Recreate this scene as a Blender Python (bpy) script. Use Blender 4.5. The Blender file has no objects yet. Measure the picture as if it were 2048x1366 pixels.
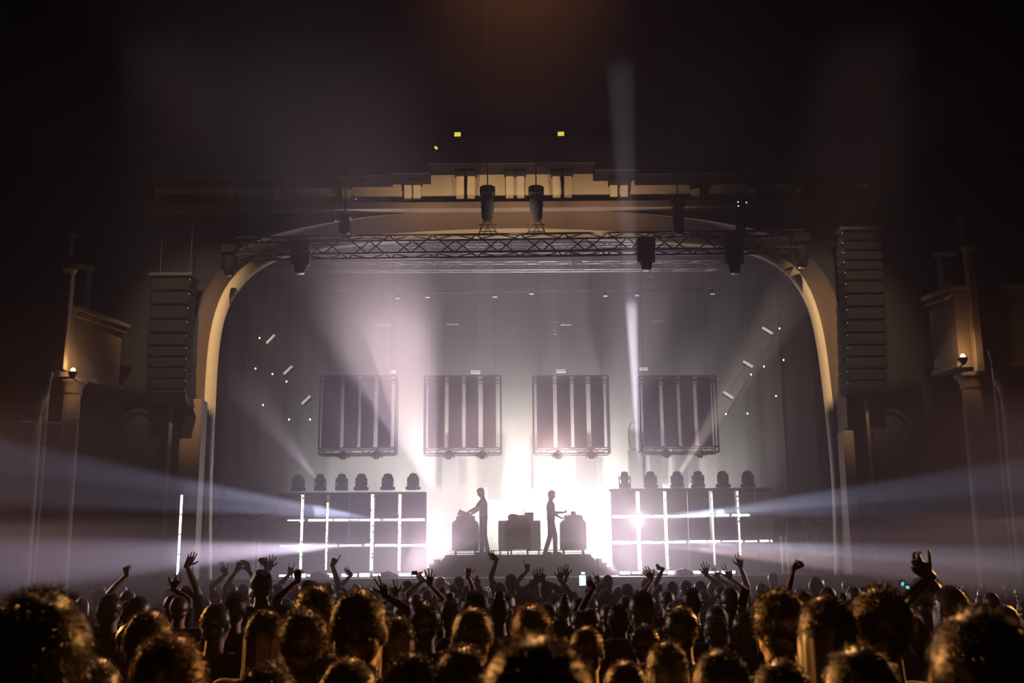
import bpy, math, random
import numpy as np
from mathutils import Vector, Matrix, noise
R = math.radians
random.seed(7)
C = bpy.context.scene.collection
sc = bpy.context.scene

# ------------------------------------------------------------------ camera
F = 2150.0
CAMZ = 1.95
PITCH = math.atan(447.0 / F)
ROLL = R(-0.45)
cd = bpy.data.cameras.new('camera')
cam = bpy.data.objects.new('camera', cd)
C.objects.link(cam)
MW = Matrix.Translation((0, 0, CAMZ)) @ Matrix.Rotation(R(90) + PITCH, 4, 'X') @ Matrix.Rotation(ROLL, 4, 'Z')
cam.matrix_world = MW
cd.sensor_width = 36
cd.lens = F / 2048 * 36
cd.clip_end = 200
cd.clip_start = 0.05
cd.dof.use_dof = True
cd.dof.focus_distance = 27
cd.dof.aperture_fstop = 4.5
sc.camera = cam
ROT = MW.to_3x3()

def P(px, py, Y):
    """point of the hall seen at photo pixel (px, py) on the plane y = Y"""
    d = ROT @ Vector(((px - 1024) / F, -(py - 683) / F, -1))
    return Vector((0, 0, CAMZ)) + d * (Y / d.y)

# ------------------------------------------------------------------ world, exposure
w = bpy.data.worlds.new('world'); sc.world = w
w.use_nodes = True
w.node_tree.nodes['Background'].inputs[0].default_value = (0.01, 0.012, 0.03, 1)
w.node_tree.nodes['Background'].inputs[1].default_value = 0.1
sc.view_settings.view_transform = 'Standard'
sc.view_settings.look = 'None'
sc.view_settings.gamma = 1
sc.view_settings.use_curve_mapping = False
sc.view_settings.exposure = 0.0
cy = sc.cycles
cy.max_bounces = 1; cy.diffuse_bounces = 0; cy.glossy_bounces = 1; cy.transmission_bounces = 2
cy.volume_bounces = 0
cy.transparent_max_bounces = 4
cy.use_denoising = True
cy.sample_clamp_direct = 12
cy.sample_clamp_indirect = 3
cy.caustics_reflective = False; cy.caustics_refractive = False
cy.use_adaptive_sampling = True; cy.adaptive_threshold = 0.06; cy.adaptive_min_samples = 22

# haze density (per metre) and light levels
HAZE_HALL, HAZE_STAGE, HAZE_G = ((-3.9, 11.5, 0.0005, 0.0005), (11.5, 17.5, 0.0038, 0.014), (17.5, 24.85, 0.0065, 0.026)), 0.065, 0.35

def spot(name, loc, target, watts, col, deg, blend=0.6, rad=0.08):
    l = bpy.data.lights.new(name, 'SPOT')
    l.energy = watts; l.color = col; l.spot_size = R(deg); l.spot_blend = blend; l.shadow_soft_size = rad
    o = bpy.data.objects.new(name, l); C.objects.link(o)
    o.location = loc
    o.rotation_euler = (Vector(target) - Vector(loc)).to_track_quat('-Z', 'Y').to_euler()
    return o
def area(name, loc, target, watts, col, sx, sy, spread=180):
    l = bpy.data.lights.new(name, 'AREA')
    l.shape = 'RECTANGLE'; l.size = sx; l.size_y = sy; l.energy = watts; l.color = col; l.spread = R(spread)
    o = bpy.data.objects.new(name, l); C.objects.link(o)
    o.location = loc
    o.rotation_euler = (Vector(target) - Vector(loc)).to_track_quat('-Z', 'Y').to_euler()
    return o

COOL = (0.92, 0.90, 1.0); LAV = (0.95, 0.80, 0.92); WHITE = (1.0, 0.93, 0.90); WARM = (1.0, 0.62, 0.28); BLUE = (0.62, 0.72, 1.0)
# cyclorama floods standing on the stage floor behind the riser, aimed at the foot of the backdrop
for i, x in enumerate((830, 960, 1110, 1250)):
    k = (1.1, 1.8, 1.8, 1.1)[i]
    spot('cyc_flood', P(x, 1139, 34.4), P(x, 1035, 37.4), 9000 * k, (1.0, 0.92, 0.86), 95, 1.0, 0.25)
for x, wt in ((700, 1300), (1390, 2800)):
    spot('cyc_flood', P(x, 1120, 34.6), P(x, 930, 37.4), wt, (1.0, 0.90, 0.90), 80, 1.0, 0.25)
# wide floods upstage thrown up and out through the haze
for x in (962, 1108):
    spot('haze_flood', P(x, 1090, 34.3), P(1035, 540, 30.5), 4300, (1.0, 0.84, 0.92), 74, 1.0, 0.3)
spot('haze_flood', P(860, 1095, 34.0), P(780, 520, 30), 4500, (1.0, 0.74, 0.92), 74, 1.0, 0.3)
spot('haze_flood', P(1215, 1095, 34.0), P(1290, 520, 30), 3000, (1.0, 0.78, 0.92), 74, 1.0, 0.3)
# floods added beside the riser to brighten the haze before panel walls and riser
spot('side_fill', P(862, 1120, 30.4), P(640, 1000, 24), 1900, (0.86, 0.80, 1.0), 100, 1.0, 0.2)
spot('side_fill', P(1212, 1120, 30.4), P(1440, 1000, 24), 1000, (0.92, 0.80, 1.0), 100, 1.0, 0.2)
spot('front_fill', P(866, 1128, 29.9), P(990, 1170, 18), 2800, (1.0, 0.80, 0.86), 75, 1.0, 0.15)
spot('front_fill', P(1209, 1128, 29.9), P(1085, 1170, 18), 3200, (1.0, 0.78, 0.84), 75, 1.0, 0.15)
spot('rear_fill', P(1038, 1118, 36.4), P(1038, 1072, 32.3), 900, (1.0, 0.92, 0.92), 34, 0.9, 0.2)  # added unseen, to light the pale cases from behind
# moving-head beams: source px,py,Y   target px,py,Y   watts colour angle blend
BEAMS = [
    ((868, 985, 32.5), (640, 230, 20), 27000, (1.0, 0.82, 0.88), 24, 1.0),
    ((862, 985, 32.5), (655, 170, 18), 6000, (1.0, 0.66, 0.48), 14, 1.0),
    ((1278, 950, 31.0), (1240, 120, 19), 150000, COOL, 2.6, 0.5),
    ((1215, 1010, 32.5), (1330, 330, 22), 5000, LAV, 14, 0.8),
    ((1350, 960, 31.0), (1640, 500, 24), 4000, (1.0, 0.80, 0.66), 11, 0.8),
    ((640, 965, 31.0), (430, 690, 23), 2500, LAV, 11, 0.8),
    ((735, 965, 31.0), (560, 640, 24), 3000, LAV, 10, 0.8),
    # flat fans out over the crowd
    ((744, 1036, 30.2), (60, 925, 13), 320000, BLUE, 1.7, 0.6),
    ((744, 1036, 30.2), (60, 985, 13), 260000, BLUE, 1.4, 0.6),
    ((700, 1090, 30.2), (60, 1128, 13), 190000, (0.9, 0.78, 1.0), 2.6, 0.8),
    ((1300, 1040, 30.2), (2000, 955, 13), 360000, BLUE, 1.5, 0.6),
    ((1340, 1028, 30.2), (2000, 1005, 13), 160000, BLUE, 1.6, 0.6),
    ((1290, 1080, 30.2), (1990, 1118, 13), 260000, (0.8, 0.82, 1.0), 1.2, 0.6),
    ((1290, 1088, 30.2), (1990, 1150, 13), 160000, (1.0, 0.78, 0.8), 1.8, 0.8),
]
for s, t, wt, c, a, b in BEAMS:
    spot('beam', P(*s), P(*t), wt, c, a, b, 0.05)
# amber lamp in the hall ceiling, on to the nearest rows, rosy ones on to the rest, and added side lamps
for sx, k in ((-1, 1.0), (1, .8)):
    spot('side_amber_fill', (sx * 7.3, 11.4, 3.6), (0.0, 3.4, 1.65), 7500 * k, (1.0, 0.42, 0.10), 23, 0.8, 0.1)  # unseen lamp, added to rim the nearest heads
spot('amber_wash', (0.3, 24, 18.0), (0.0, 2.6, 1.6), 17000, (1.0, 0.44, 0.12), 13, 0.7, 0.15)
for sx in (-1, 1):
    spot('side_rose_fill', (sx * 9.6, 15.8, 3.8), (0.0, 10.5, 1.6), 2200, (1.0, 0.66, 0.58), 40, 0.8, 0.1)  # unseen lamp, added to rim the middle rows
for x in (960, 1110):
    spot('crowd_wash', P(x, 910, 31.9), (0.0, 8.0, 1.6), 1600, (1.0, 0.72, 0.66), 44, 0.9, 0.1)
# warm front-of-house lights on the proscenium
spot('arch_wash', (-5.5, 13, 14.5), P(408, 720, 25.4), 9000, (1.0, 0.68, 0.40), 20, 0.9, 0.1)
spot('arch_wash', (5.7, 13, 14.5), P(1662, 720, 25.4), 9000, (1.0, 0.69, 0.40), 20, 0.9, 0.1)
for x, k in ((860, .9), (1030, 1), (1200, .9)):
    spot('cornice_uplight', P(x, 458, 23.6), P(x, 350, 25), 80 * k, (1.0, 0.68, 0.42), 140, 1.0, 0.06)
# dim blue fill, added unseen to lift the blacks
area('blue_fill', (0, 19, 19.6), (0, 22, 0), 120, (0.30, 0.28, 1.0), 16, 2)

# ------------------------------------------------------------------ materials
def mat(name, col, rough=0.6, metal=0.0, bump=0.0, bscale=40, spec=0.5, var=0.15, emit=None, es=0.0, vscale=6):
    m = bpy.data.materials.new(name); m.use_nodes = True
    n = m.node_tree.nodes; L = m.node_tree.links
    b = n['Principled BSDF']
    b.inputs['Roughness'].default_value = rough
    b.inputs['Metallic'].default_value = metal
    b.inputs['Specular IOR Level'].default_value = spec
    if emit:
        b.inputs['Base Color'].default_value = (*col, 1)
        b.inputs['Emission Color'].default_value = (*emit, 1)
        b.inputs['Emission Strength'].default_value = es
        return m
    tc = n.new('ShaderNodeTexCoord'); nz = n.new('ShaderNodeTexNoise'); nz.inputs['Scale'].default_value = vscale
    nz.inputs['Detail'].default_value = 4
    L.new(tc.outputs['Object'], nz.inputs['Vector'])
    cr = n.new('ShaderNodeMix'); cr.data_type = 'RGBA'
    cr.inputs['A'].default_value = (*[c * (1 - var) for c in col], 1)
    cr.inputs['B'].default_value = (*[min(1, c * (1 + var)) for c in col], 1)
    L.new(nz.outputs['Fac'], cr.inputs['Factor']); L.new(cr.outputs['Result'], b.inputs['Base Color'])
    if bump:
        n2 = n.new('ShaderNodeTexNoise'); n2.inputs['Scale'].default_value = bscale
        L.new(tc.outputs['Object'], n2.inputs['Vector'])
        bp = n.new('ShaderNodeBump'); bp.inputs['Strength'].default_value = bump; bp.inputs['Distance'].default_value = 0.02
        L.new(n2.outputs['Fac'], bp.inputs['Height']); L.new(bp.outputs['Normal'], b.inputs['Normal'])
    return m

def hair_mat(name, col):
    m = bpy.data.materials.new(name); m.use_nodes = True
    n = m.node_tree.nodes; L = m.node_tree.links
    b = n['Principled BSDF']; b.inputs['Base Color'].default_value = (*col, 1); b.inputs['Roughness'].default_value = 0.38; b.inputs['Specular IOR Level'].default_value = 0.9
    t = n.new('ShaderNodeBsdfTranslucent'); t.inputs['Color'].default_value = (*[min(1, c * 1.6) for c in col], 1)
    mx = n.new('ShaderNodeMixShader'); mx.inputs[0].default_value = 0.04
    L.new(b.outputs[0], mx.inputs[1]); L.new(t.outputs[0], mx.inputs[2])
    L.new(mx.outputs[0], n['Material Output'].inputs['Surface'])
    return m

M = dict(
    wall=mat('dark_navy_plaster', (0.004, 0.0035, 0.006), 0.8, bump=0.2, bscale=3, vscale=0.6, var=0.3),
    floorm=mat('worn_floor', (0.03, 0.025, 0.025), 0.6),
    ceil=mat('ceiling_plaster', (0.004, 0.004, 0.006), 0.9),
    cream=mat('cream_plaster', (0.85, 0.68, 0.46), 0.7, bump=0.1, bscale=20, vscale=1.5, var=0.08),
    tan=mat('shaded_plaster', (0.27, 0.18, 0.12), 0.75, bump=0.15, bscale=12, vscale=1.2, var=0.12),  # darker plaster; grazing shade on the splay put into the colour
    stone=mat('painted_stone', (0.20, 0.14, 0.09), 0.75, bump=0.4, bscale=9, vscale=2.0, var=0.3),
    blackpaint=mat('black_paint', (0.012, 0.012, 0.015), 0.55),
    stagefloor=mat('stage_ply', (0.05, 0.045, 0.05), 0.45, vscale=2),
    cyc=mat('cyclorama_cloth', (0.20, 0.18, 0.19), 0.95, bump=0.15, bscale=2, vscale=0.4, var=0.06),
    drape=mat('black_drape', (0.02, 0.018, 0.024), 0.95),
    alu=mat('aluminium', (0.55, 0.53, 0.52), 0.35, 0.9),
    darkmetal=mat('dark_steel', (0.03, 0.03, 0.035), 0.5, 0.5),
    fixture=mat('fixture_plastic', (0.008, 0.008, 0.010), 0.8, spec=0.15),
    lens=mat('lens_glass', (0.15, 0.15, 0.18), 0.1, 0.0, spec=0.8),
    panel=mat('panel_back', (0.07, 0.062, 0.085), 0.6, var=0.2),
    slab=mat('slab_grey', (0.05, 0.045, 0.052), 0.6),
    case=mat('case_cloth', (0.035, 0.025, 0.035), 0.85),
    hazegrey=mat('haze_grey', (0.35, 0.33, 0.36), 0.7),  # haze over the rear cases put into a paler colour
    gear=mat('gear_plastic', (0.03, 0.03, 0.035), 0.4),
    riser=mat('riser_skirt', (0.06, 0.05, 0.06), 0.85),
    strip=mat('white_glow', (0.9, 0.9, 0.9), 0.4, emit=(1.0, 0.93, 0.88), es=3.2),
    dimstrip=mat('dim_white_face', (0.8, 0.8, 0.8), 0.4, emit=(1.0, 0.92, 0.80), es=0.55),
    lampface=mat('lamp_face', (0.8, 0.8, 0.8), 0.3, emit=(1.0, 0.95, 0.9), es=3.0),
    hotlamp=mat('hot_lamp', (1, 1, 1), 0.3, emit=(1.0, 0.93, 0.86), es=120),
    amberlamp=mat('amber_lamp', (1, 0.8, 0.5), 0.3, emit=(1.0, 0.72, 0.35), es=2.5),
    greenlamp=mat('yellow_green_lamp', (0.8, 0.8, 0.2), 0.4, emit=(0.75, 0.60, 0.06), es=1.0),
    screen=mat('phone_screen', (0.8, 0.85, 0.9), 0.2, emit=(0.75, 0.92, 1.0), es=1.2),
    cyan=mat('cyan_screen', (0.3, 0.7, 0.8), 0.2, emit=(0.25, 0.75, 0.85), es=0.9),
    phone=mat('phone_body', (0.02, 0.02, 0.022), 0.25),
    skin=mat('skin', (0.45, 0.27, 0.20), 0.5, var=0.06),
    skindark=mat('skin_dark', (0.20, 0.11, 0.075), 0.5, var=0.06),
    tee=mat('dark_cloth', (0.03, 0.03, 0.038), 0.9), tee2=mat('grey_cloth', (0.10, 0.10, 0.11), 0.9),
    tee3=mat('maroon_cloth', (0.10, 0.03, 0.03), 0.9), tee4=mat('navy_cloth', (0.02, 0.03, 0.07), 0.9),
    jeans=mat('denim', (0.03, 0.04, 0.07), 0.9), shoe=mat('shoe_leather', (0.02, 0.018, 0.016), 0.5),
    paper=mat('paper', (0.85, 0.80, 0.72), 0.8, var=0.02), ink=mat('ink', (0.06, 0.04, 0.04), 0.8),
    eye=mat('eye_white', (0.7, 0.7, 0.7), 0.2),
    hair_dark=hair_mat('hair_dark', (0.02, 0.012, 0.008)), hair_brown=hair_mat('hair_brown', (0.06, 0.035, 0.02)),
    hair_blond=hair_mat('hair_blond', (0.20, 0.12, 0.06)),
)

g_ = M['hazegrey'].node_tree; t_ = g_.nodes.new('ShaderNodeBsdfTranslucent'); t_.inputs['Color'].default_value = (.6, .55, .6, 1)
x_ = g_.nodes.new('ShaderNodeMixShader'); x_.inputs[0].default_value = .8
g_.links.new(g_.nodes['Principled BSDF'].outputs[0], x_.inputs[1]); g_.links.new(t_.outputs[0], x_.inputs[2]); g_.links.new(x_.outputs[0], g_.nodes['Material Output'].inputs['Surface'])
# ------------------------------------------------------------------ mesh helpers
class MB:
    def __init__(s): s.v = []; s.f = []
    def add(s, vs, fs):
        o = len(s.v); s.v += [tuple(p) for p in vs]; s.f += [tuple(i + o for i in f) for f in fs]; return s
    def box(s, c, size, rot=None, taper=1.0):
        x, y, z = [q / 2 for q in size]
        vs = [Vector((a * x * (taper if k > 0 else 1), b * y * (taper if k > 0 else 1), k * z)) for k in (-1, 1) for b in (-1, 1) for a in (-1, 1)]
        if rot is not None: vs = [rot @ q for q in vs]
        c = Vector(c)
        return s.add([q + c for q in vs], [(0, 2, 3, 1), (4, 5, 7, 6), (0, 1, 5, 4), (2, 6, 7, 3), (0, 4, 6, 2), (1, 3, 7, 5)])
    def bbox(s, c, size, b=0.01, rot=None):
        """box with chamfered edges"""
        x, y, z = [q / 2 for q in size]; b = min(b, x * .9, y * .9, z * .9)
        rings = []
        for zz, ins in ((-z, b), (-z + b, 0), (z - b, 0), (z, b)):
            X, Y = x - ins, y - ins
            rings.append([Vector(q) for q in ((X - b, -Y, zz), (X, -Y + b, zz), (X, Y - b, zz), (X - b, Y, zz), (-X + b, Y, zz), (-X, Y - b, zz), (-X, -Y + b, zz), (-X + b, -Y, zz))])
        vs = [q for r in rings for q in r]
        if rot is not None: vs = [rot @ q for q in vs]
        c = Vector(c); fs = [tuple(range(7, -1, -1)), tuple(range(24, 32))]
        for i in range(3):
            for j in range(8):
                k = (j + 1) % 8; fs.append((i * 8 + j, i * 8 + k, i * 8 + 8 + k, i * 8 + 8 + j))
        return s.add([q + c for q in vs], fs)
    def tube(s, a, b, r, r2=None, n=8):
        a = Vector(a); b = Vector(b); r2 = r if r2 is None else r2
        d = (b - a).normalized(); u = d.orthogonal().normalized(); v = d.cross(u)
        vs = []
        for p, q in ((a, r), (b, r2)):
            vs += [p + (u * math.cos(2 * math.pi * i / n) + v * math.sin(2 * math.pi * i / n)) * q for i in range(n)]
        fs = [(i, (i + 1) % n, n + (i + 1) % n, n + i) for i in range(n)] + [tuple(range(n - 1, -1, -1)), tuple(range(n, 2 * n))]
        return s.add(vs, fs)
    def path(s, pts, r, n=6):
        for a, b in zip(pts[:-1], pts[1:]): s.tube(a, b, r, None, n)
        return s
    def cap(s, a, ra, b, rb, n=10, flat=None):
        a = Vector(a); b = Vector(b); d = b - a
        d = d.normalized() if d.length > 1e-6 else Vector((0, 0, 1))
        u = d.orthogonal().normalized(); v = d.cross(u); vs = []; rings = []
        for t in (-90, -60, -30, 0): rings.append((a + d * (ra * math.sin(R(t))), ra * math.cos(R(t))))
        for t in (0, 30, 60, 90): rings.append((b + d * (rb * math.sin(R(t))), rb * math.cos(R(t))))
        for c, q in rings:
            q = max(q, 1e-4)
            vs += [c + (u * math.cos(2 * math.pi * i / n) + v * math.sin(2 * math.pi * i / n)) * q for i in range(n)]
        fs = []
        for k in range(7):
            fs += [(k * n + i, k * n + (i + 1) % n, (k + 1) * n + (i + 1) % n, (k + 1) * n + i) for i in range(n)]
        fs += [tuple(range(n - 1, -1, -1)), tuple(range(7 * n, 8 * n))]
        return s.add(vs, fs)
    def ell(s, c, r, rot=None, nu=16, nv=10, fn=None):
        c = Vector(c); vs = []
        for j in range(nv + 1):
            ph = math.pi * j / nv
            for i in range(nu):
                th = 2 * math.pi * i / nu
                q = Vector((math.sin(ph) * math.cos(th), math.sin(ph) * math.sin(th), math.cos(ph)))
                k = fn(q) if fn else 1.0
                if j in (0, nv): q = Vector((0, 0, q.z)); k = fn(q) if fn else 1.0
                q = Vector((q.x * r[0], q.y * r[1], q.z * r[2])) * k
                if rot is not None: q = rot @ q
                vs.append(q + c)
        fs = [(j * nu + i, (j + 1) * nu + i, (j + 1) * nu + (i + 1) % nu, j * nu + (i + 1) % nu) for j in range(nv) for i in range(nu)]
        return s.add(vs, fs)
    def lathe(s, prof, c=(0, 0, 0), n=16):
        c = Vector(c); vs = []
        for r, z in prof: vs += [c + Vector((r * math.cos(2 * math.pi * i / n), r * math.sin(2 * math.pi * i / n), z)) for i in range(n)]
        m = len(prof)
        fs = [(j * n + i, j * n + (i + 1) % n, (j + 1) * n + (i + 1) % n, (j + 1) * n + i) for j in range(m - 1) for i in range(n)]
        fs += [tuple(range(n - 1, -1, -1)), tuple(range((m - 1) * n, m * n))]
        return s.add(vs, fs)
    def prism(s, poly, y0, y1):
        """outline in (x, z), extruded along y"""
        n = len(poly)
        vs = [(x, y0, z) for x, z in poly] + [(x, y1, z) for x, z in poly]
        fs = [(i, (i + 1) % n, n + (i + 1) % n, n + i) for i in range(n)] + [tuple(range(n - 1, -1, -1)), tuple(range(n, 2 * n))]
        return s.add(vs, fs)
    def mesh(s, name, smooth=False):
        me = bpy.data.meshes.new(name); me.from_pydata(s.v, [], s.f); me.validate()
        if smooth: me.shade_smooth()
        return me

def link(name, me, m, parent=None, smooth=False, **kw):
    if isinstance(me, MB): me = me.mesh(name, smooth)
    if m is not None and not me.materials: me.materials.append(m)
    o = bpy.data.objects.new(name, me); C.objects.link(o)
    if parent is not None: o.parent = parent
    for k, v in kw.items(): o[k] = v
    return o
def thing(name, label, cat, loc=(0, 0, 0), group=None, rot=None):
    o = bpy.data.objects.new(name, None); C.objects.link(o); o.location = loc
    o.empty_display_size = 0.1
    if rot: o.rotation_euler = rot
    o['label'] = label; o['category'] = cat
    if group: o['group'] = group
    return o
def struct(name, me, m, parent=None, smooth=False, label=None):
    o = link(name, me, m, parent, smooth)
    if parent is None: o['kind'] = 'structure'
    if label: o['label'] = label
    return o
def copy_tree(o, parent=None, **kw):
    c = o.copy(); C.objects.link(c); c.parent = parent
    for ch in o.children: copy_tree(ch, c)
    for k, v in kw.items(): c[k] = v
    return c
WORK = bpy.data.scenes.new('workbench')      # modifiers are worked out here, away from the full scene
def remesh(me, voxel, it=3):
    o = bpy.data.objects.new('tmp', me); WORK.collection.objects.link(o)
    md = o.modifiers.new('r', 'REMESH'); md.mode = 'VOXEL'; md.voxel_size = voxel; md.use_smooth_shade = True
    if it:
        sm = o.modifiers.new('s', 'SMOOTH'); sm.factor = 0.5; sm.iterations = it
    vl = WORK.view_layers[0]; vl.update()
    out = bpy.data.meshes.new_from_object(o.evaluated_get(vl.depsgraph))
    bpy.data.objects.remove(o); bpy.data.meshes.remove(me)
    return out
#--PART2
# ------------------------------------------------------------------ the hall
SZ = CAMZ - 0.28                      # stage floor height
def fl(y): return -0.006 * max(y, 0)  # raked stalls floor
W2 = 12.6
m = MB(); m.add([(-W2, -4, 0), (W2, -4, 0), (W2, 0, 0), (-W2, 0, 0), (W2, 25.2, fl(25.2)), (-W2, 25.2, fl(25.2)),
                 (-W2, -4, -.3), (W2, -4, -.3), (W2, 25.2, -.5), (-W2, 25.2, -.5)],
                [(0, 1, 2, 3), (3, 2, 4, 5), (6, 9, 8, 7)])
struct('floor', m, M['floorm'])
CZ = 20.0
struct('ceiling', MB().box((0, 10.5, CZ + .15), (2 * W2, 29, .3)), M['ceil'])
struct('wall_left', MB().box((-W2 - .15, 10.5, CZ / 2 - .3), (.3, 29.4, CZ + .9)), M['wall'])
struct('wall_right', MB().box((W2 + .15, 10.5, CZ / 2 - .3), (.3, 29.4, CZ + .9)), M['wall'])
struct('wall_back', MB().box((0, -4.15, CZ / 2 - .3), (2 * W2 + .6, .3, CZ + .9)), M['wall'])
# stage house
S2, SY, STZ = 9.6, 38.0, 14.0
struct('wall_stage_left', MB().box((-S2 - .1, 32.3, STZ / 2), (.2, 11.6, STZ + 1)), M['drape'])
struct('wall_stage_right', MB().box((S2 + .1, 32.3, STZ / 2), (.2, 11.6, STZ + 1)), M['drape'])
struct('wall_stage_back', MB().box((0, SY + .1, STZ / 2), (2 * S2 + .4, .2, STZ + 1)), M['drape'])
struct('ceiling_stage', MB().box((0, 32.3, STZ + .6), (2 * S2 + .4, 11.8, .2)), M['blackpaint'])
struct('floor_stage', MB().box((0.1, (24.7 + SY) / 2, SZ - .08), (2 * S2, SY - 24.7, .16)), M['stagefloor'])
t = struct('trim_stage_front', MB().box((0.1, 24.75, (SZ - .5) / 2 - .05), (17.0, .1, SZ + .4)), M['blackpaint'])

# proscenium: three profiles swept around the opening
OUT = [(372,1190),(376,985),(377,900),(378,813),(380,760),(385,690),(398,620),(415,570),(440,535),(475,500),(560,466),(700,440),(860,424),(1030,418),(1200,423),(1380,438),(1500,458),(1590,482),(1620,504),(1650,545),(1672,592),(1683,680),(1688,760),(1692,850),(1700,985),(1706,1190)]
MID = [(411,1190),(410,985),(407,900),(409,800),(414,720),(421,660),(440,595),(467,552),(513,513),(572,492),(700,474),(860,462),(1030,456),(1200,461),(1380,473),(1500,491),(1560,510),(1602,545),(1632,605),(1650,680),(1660,760),(1670,850),(1678,985),(1682,1190)]
INN = [(424,1190),(424,985),(428,880),(432,800),(437,700),(452,620),(490,563),(530,532),(575,514),(700,492),(860,482),(1030,476),(1200,481),(1380,491),(1480,503),(1540,524),(1580,555),(1612,602),(1630,670),(1643,760),(1655,870),(1665,985),(1669,1190)]
def smooth_poly(pts, n=110):
    p = np.array(pts, float)
    for _ in range(2):   # Chaikin
        q = [p[0]]
        for a, b in zip(p[:-1], p[1:]): q += [a * .75 + b * .25, a * .25 + b * .75]
        q.append(p[-1]); p = np.array(q)
    d = np.r_[0, np.cumsum(np.hypot(*np.diff(p, axis=0).T))]
    t = np.linspace(0, d[-1], n)
    return [(float(np.interp(a, d, p[:, 0])), float(np.interp(a, d, p[:, 1]))) for a in t]
N = 110
def ring(pts, Y): return [P(x, y, Y) for x, y in smooth_poly(pts, N)]
rO, rM, rI = ring(OUT, 25.0), ring(MID, 25.45), ring(INN, 25.6)
rR = [Vector((.15 + (q.x - .15) * 1.012, 25.8, q.z * 1.012)) for q in rI]; rL = [Vector((q.x, 24.9, q.z)) for q in rO]
rN = [a.lerp(b, .12) for a, b in zip(rM, rI)]; rN2 = [a.lerp(b, .88) for a, b in zip(rM, rI)]
def loft(*rings):
    mb = MB(); vs = [q for r in rings for q in r]
    mb.add(vs, [(k * N + i, k * N + i + 1, (k + 1) * N + i + 1, (k + 1) * N + i) for k in range(len(rings) - 1) for i in range(N - 1)])
    return mb
def wallring(rg, Y, x0, x1, z0, z1):
    c = Vector((0.15, Y, 4)); out = []
    for q in rg:
        d = Vector((q.x, 0, q.z)) - Vector((c.x, 0, c.z))
        k = min([(x1 - c.x) / d.x if d.x > 1e-6 else 1e9, (x0 - c.x) / d.x if d.x < -1e-6 else 1e9, (z1 - c.z) / d.z if d.z > 1e-6 else 1e9, (z0 - c.z) / d.z if d.z < -1e-6 else 1e9])
        out.append(Vector((c.x + d.x * k, Y, c.z + d.z * k)))
    for cx in (x0, x1):
        j = min(range(N), key=lambda i: (out[i] - Vector((cx, Y, z1))).length); out[j] = Vector((cx, Y, z1))
    for j, cx in ((0, x0), (N - 1, x1)): out[j] = Vector((cx, Y, z0))
    return out
outer = wallring(rL, 24.9, -W2, W2, -.6, CZ)
wf = struct('wall_front', loft(rL, outer), M['wall'])
inner_back = wallring(rR, 25.8, -S2 - .2, S2 + .2, -.6, STZ + .6)
struct('wall_stage_front', loft(rR, inner_back), M['drape'])
arch = thing('proscenium_arch', 'wide cream plaster proscenium arch framing the stage', 'arch', (0.15, 25.5, SZ))
def under(root, name, me, m, smooth=False, **kw):
    """child of an Empty, its mesh given in world coordinates"""
    o = link(name, me, m, root, smooth, **kw)
    o.matrix_parent_inverse = Matrix.Translation(-Vector(root.location))
    return o
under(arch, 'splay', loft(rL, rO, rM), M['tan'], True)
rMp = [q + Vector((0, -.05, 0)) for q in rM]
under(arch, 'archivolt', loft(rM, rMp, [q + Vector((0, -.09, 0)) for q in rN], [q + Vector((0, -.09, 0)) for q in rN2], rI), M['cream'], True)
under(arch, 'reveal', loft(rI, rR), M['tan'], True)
# dado blocks at the feet of the splay
for x0, x1, y0 in ((366, 408, 800), (1682, 1704, 862)):
    a, b = P(x0, y0, 24.9), P(x1, y0, 24.9)
    under(arch, 'pier_block', MB().bbox(((a.x + b.x) / 2, 25.0, (a.z) / 2 + SZ / 2), (b.x - a.x, .5, a.z - SZ), .03), M['tan'])

# stepped cornice over the arch, with the lit frieze and its brackets
cor = struct('trim_cornice', MB().box((0.0, 24.6, P(1030, 300, 24.6).z + 1.2), (2 * W2, .6, 2.6)), M['wall'])
def cslab(x0, x1, y0, y1, Y, dep):
    a, b = P(x0, y0, Y), P(x1, y1, Y); return MB().box(((a.x + b.x) / 2, Y + dep / 2, (a.z + b.z) / 2), (b.x - a.x, dep, abs(a.z - b.z)))
fr = struct('trim_frieze', MB().box((0.1, 24.87, (P(1030, 318, 24.8).z + P(1030, 404, 24.8).z) / 2), (17.5, .06, P(1030, 318, 24.8).z - P(1030, 404, 24.8).z)), M['cream'])
for x0, x1, y1 in ((300, 780, 357), (780, 858, 350), (858, 1190, 330), (1190, 1275, 343), (1275, 1760, 350)):
    a = P((x0 + x1) / 2, y1, 24.2)
    xa, xb = P(x0, y1, 24.2).x, P(x1, y1, 24.2).x
    o = struct('cornice_slab', MB().box(((xa + xb) / 2, 24.5, a.z + .35), (xb - xa, .7, .7)), M['wall'], cor)
    o2 = struct('cornice_lip', MB().box(((xa + xb) / 2, 24.16, a.z + .02), (xb - xa, .03, .03)), M['stone'], cor)
struct('string_moulding', MB().box((0.1, 24.75, P(1030, 412, 24.7).z), (17.5, .3, .16)), M['stone'], fr)
BR = [(460, 0), (553, 0), (690, 0), (815, 1), (833, 1), (920, 2), (942, 2), (1019, 2), (1041, 2), (1113, 2), (1136, 2), (1228, 1), (1249, 1), (1393, 0), (1505, 0), (1600, 0)]
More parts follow.
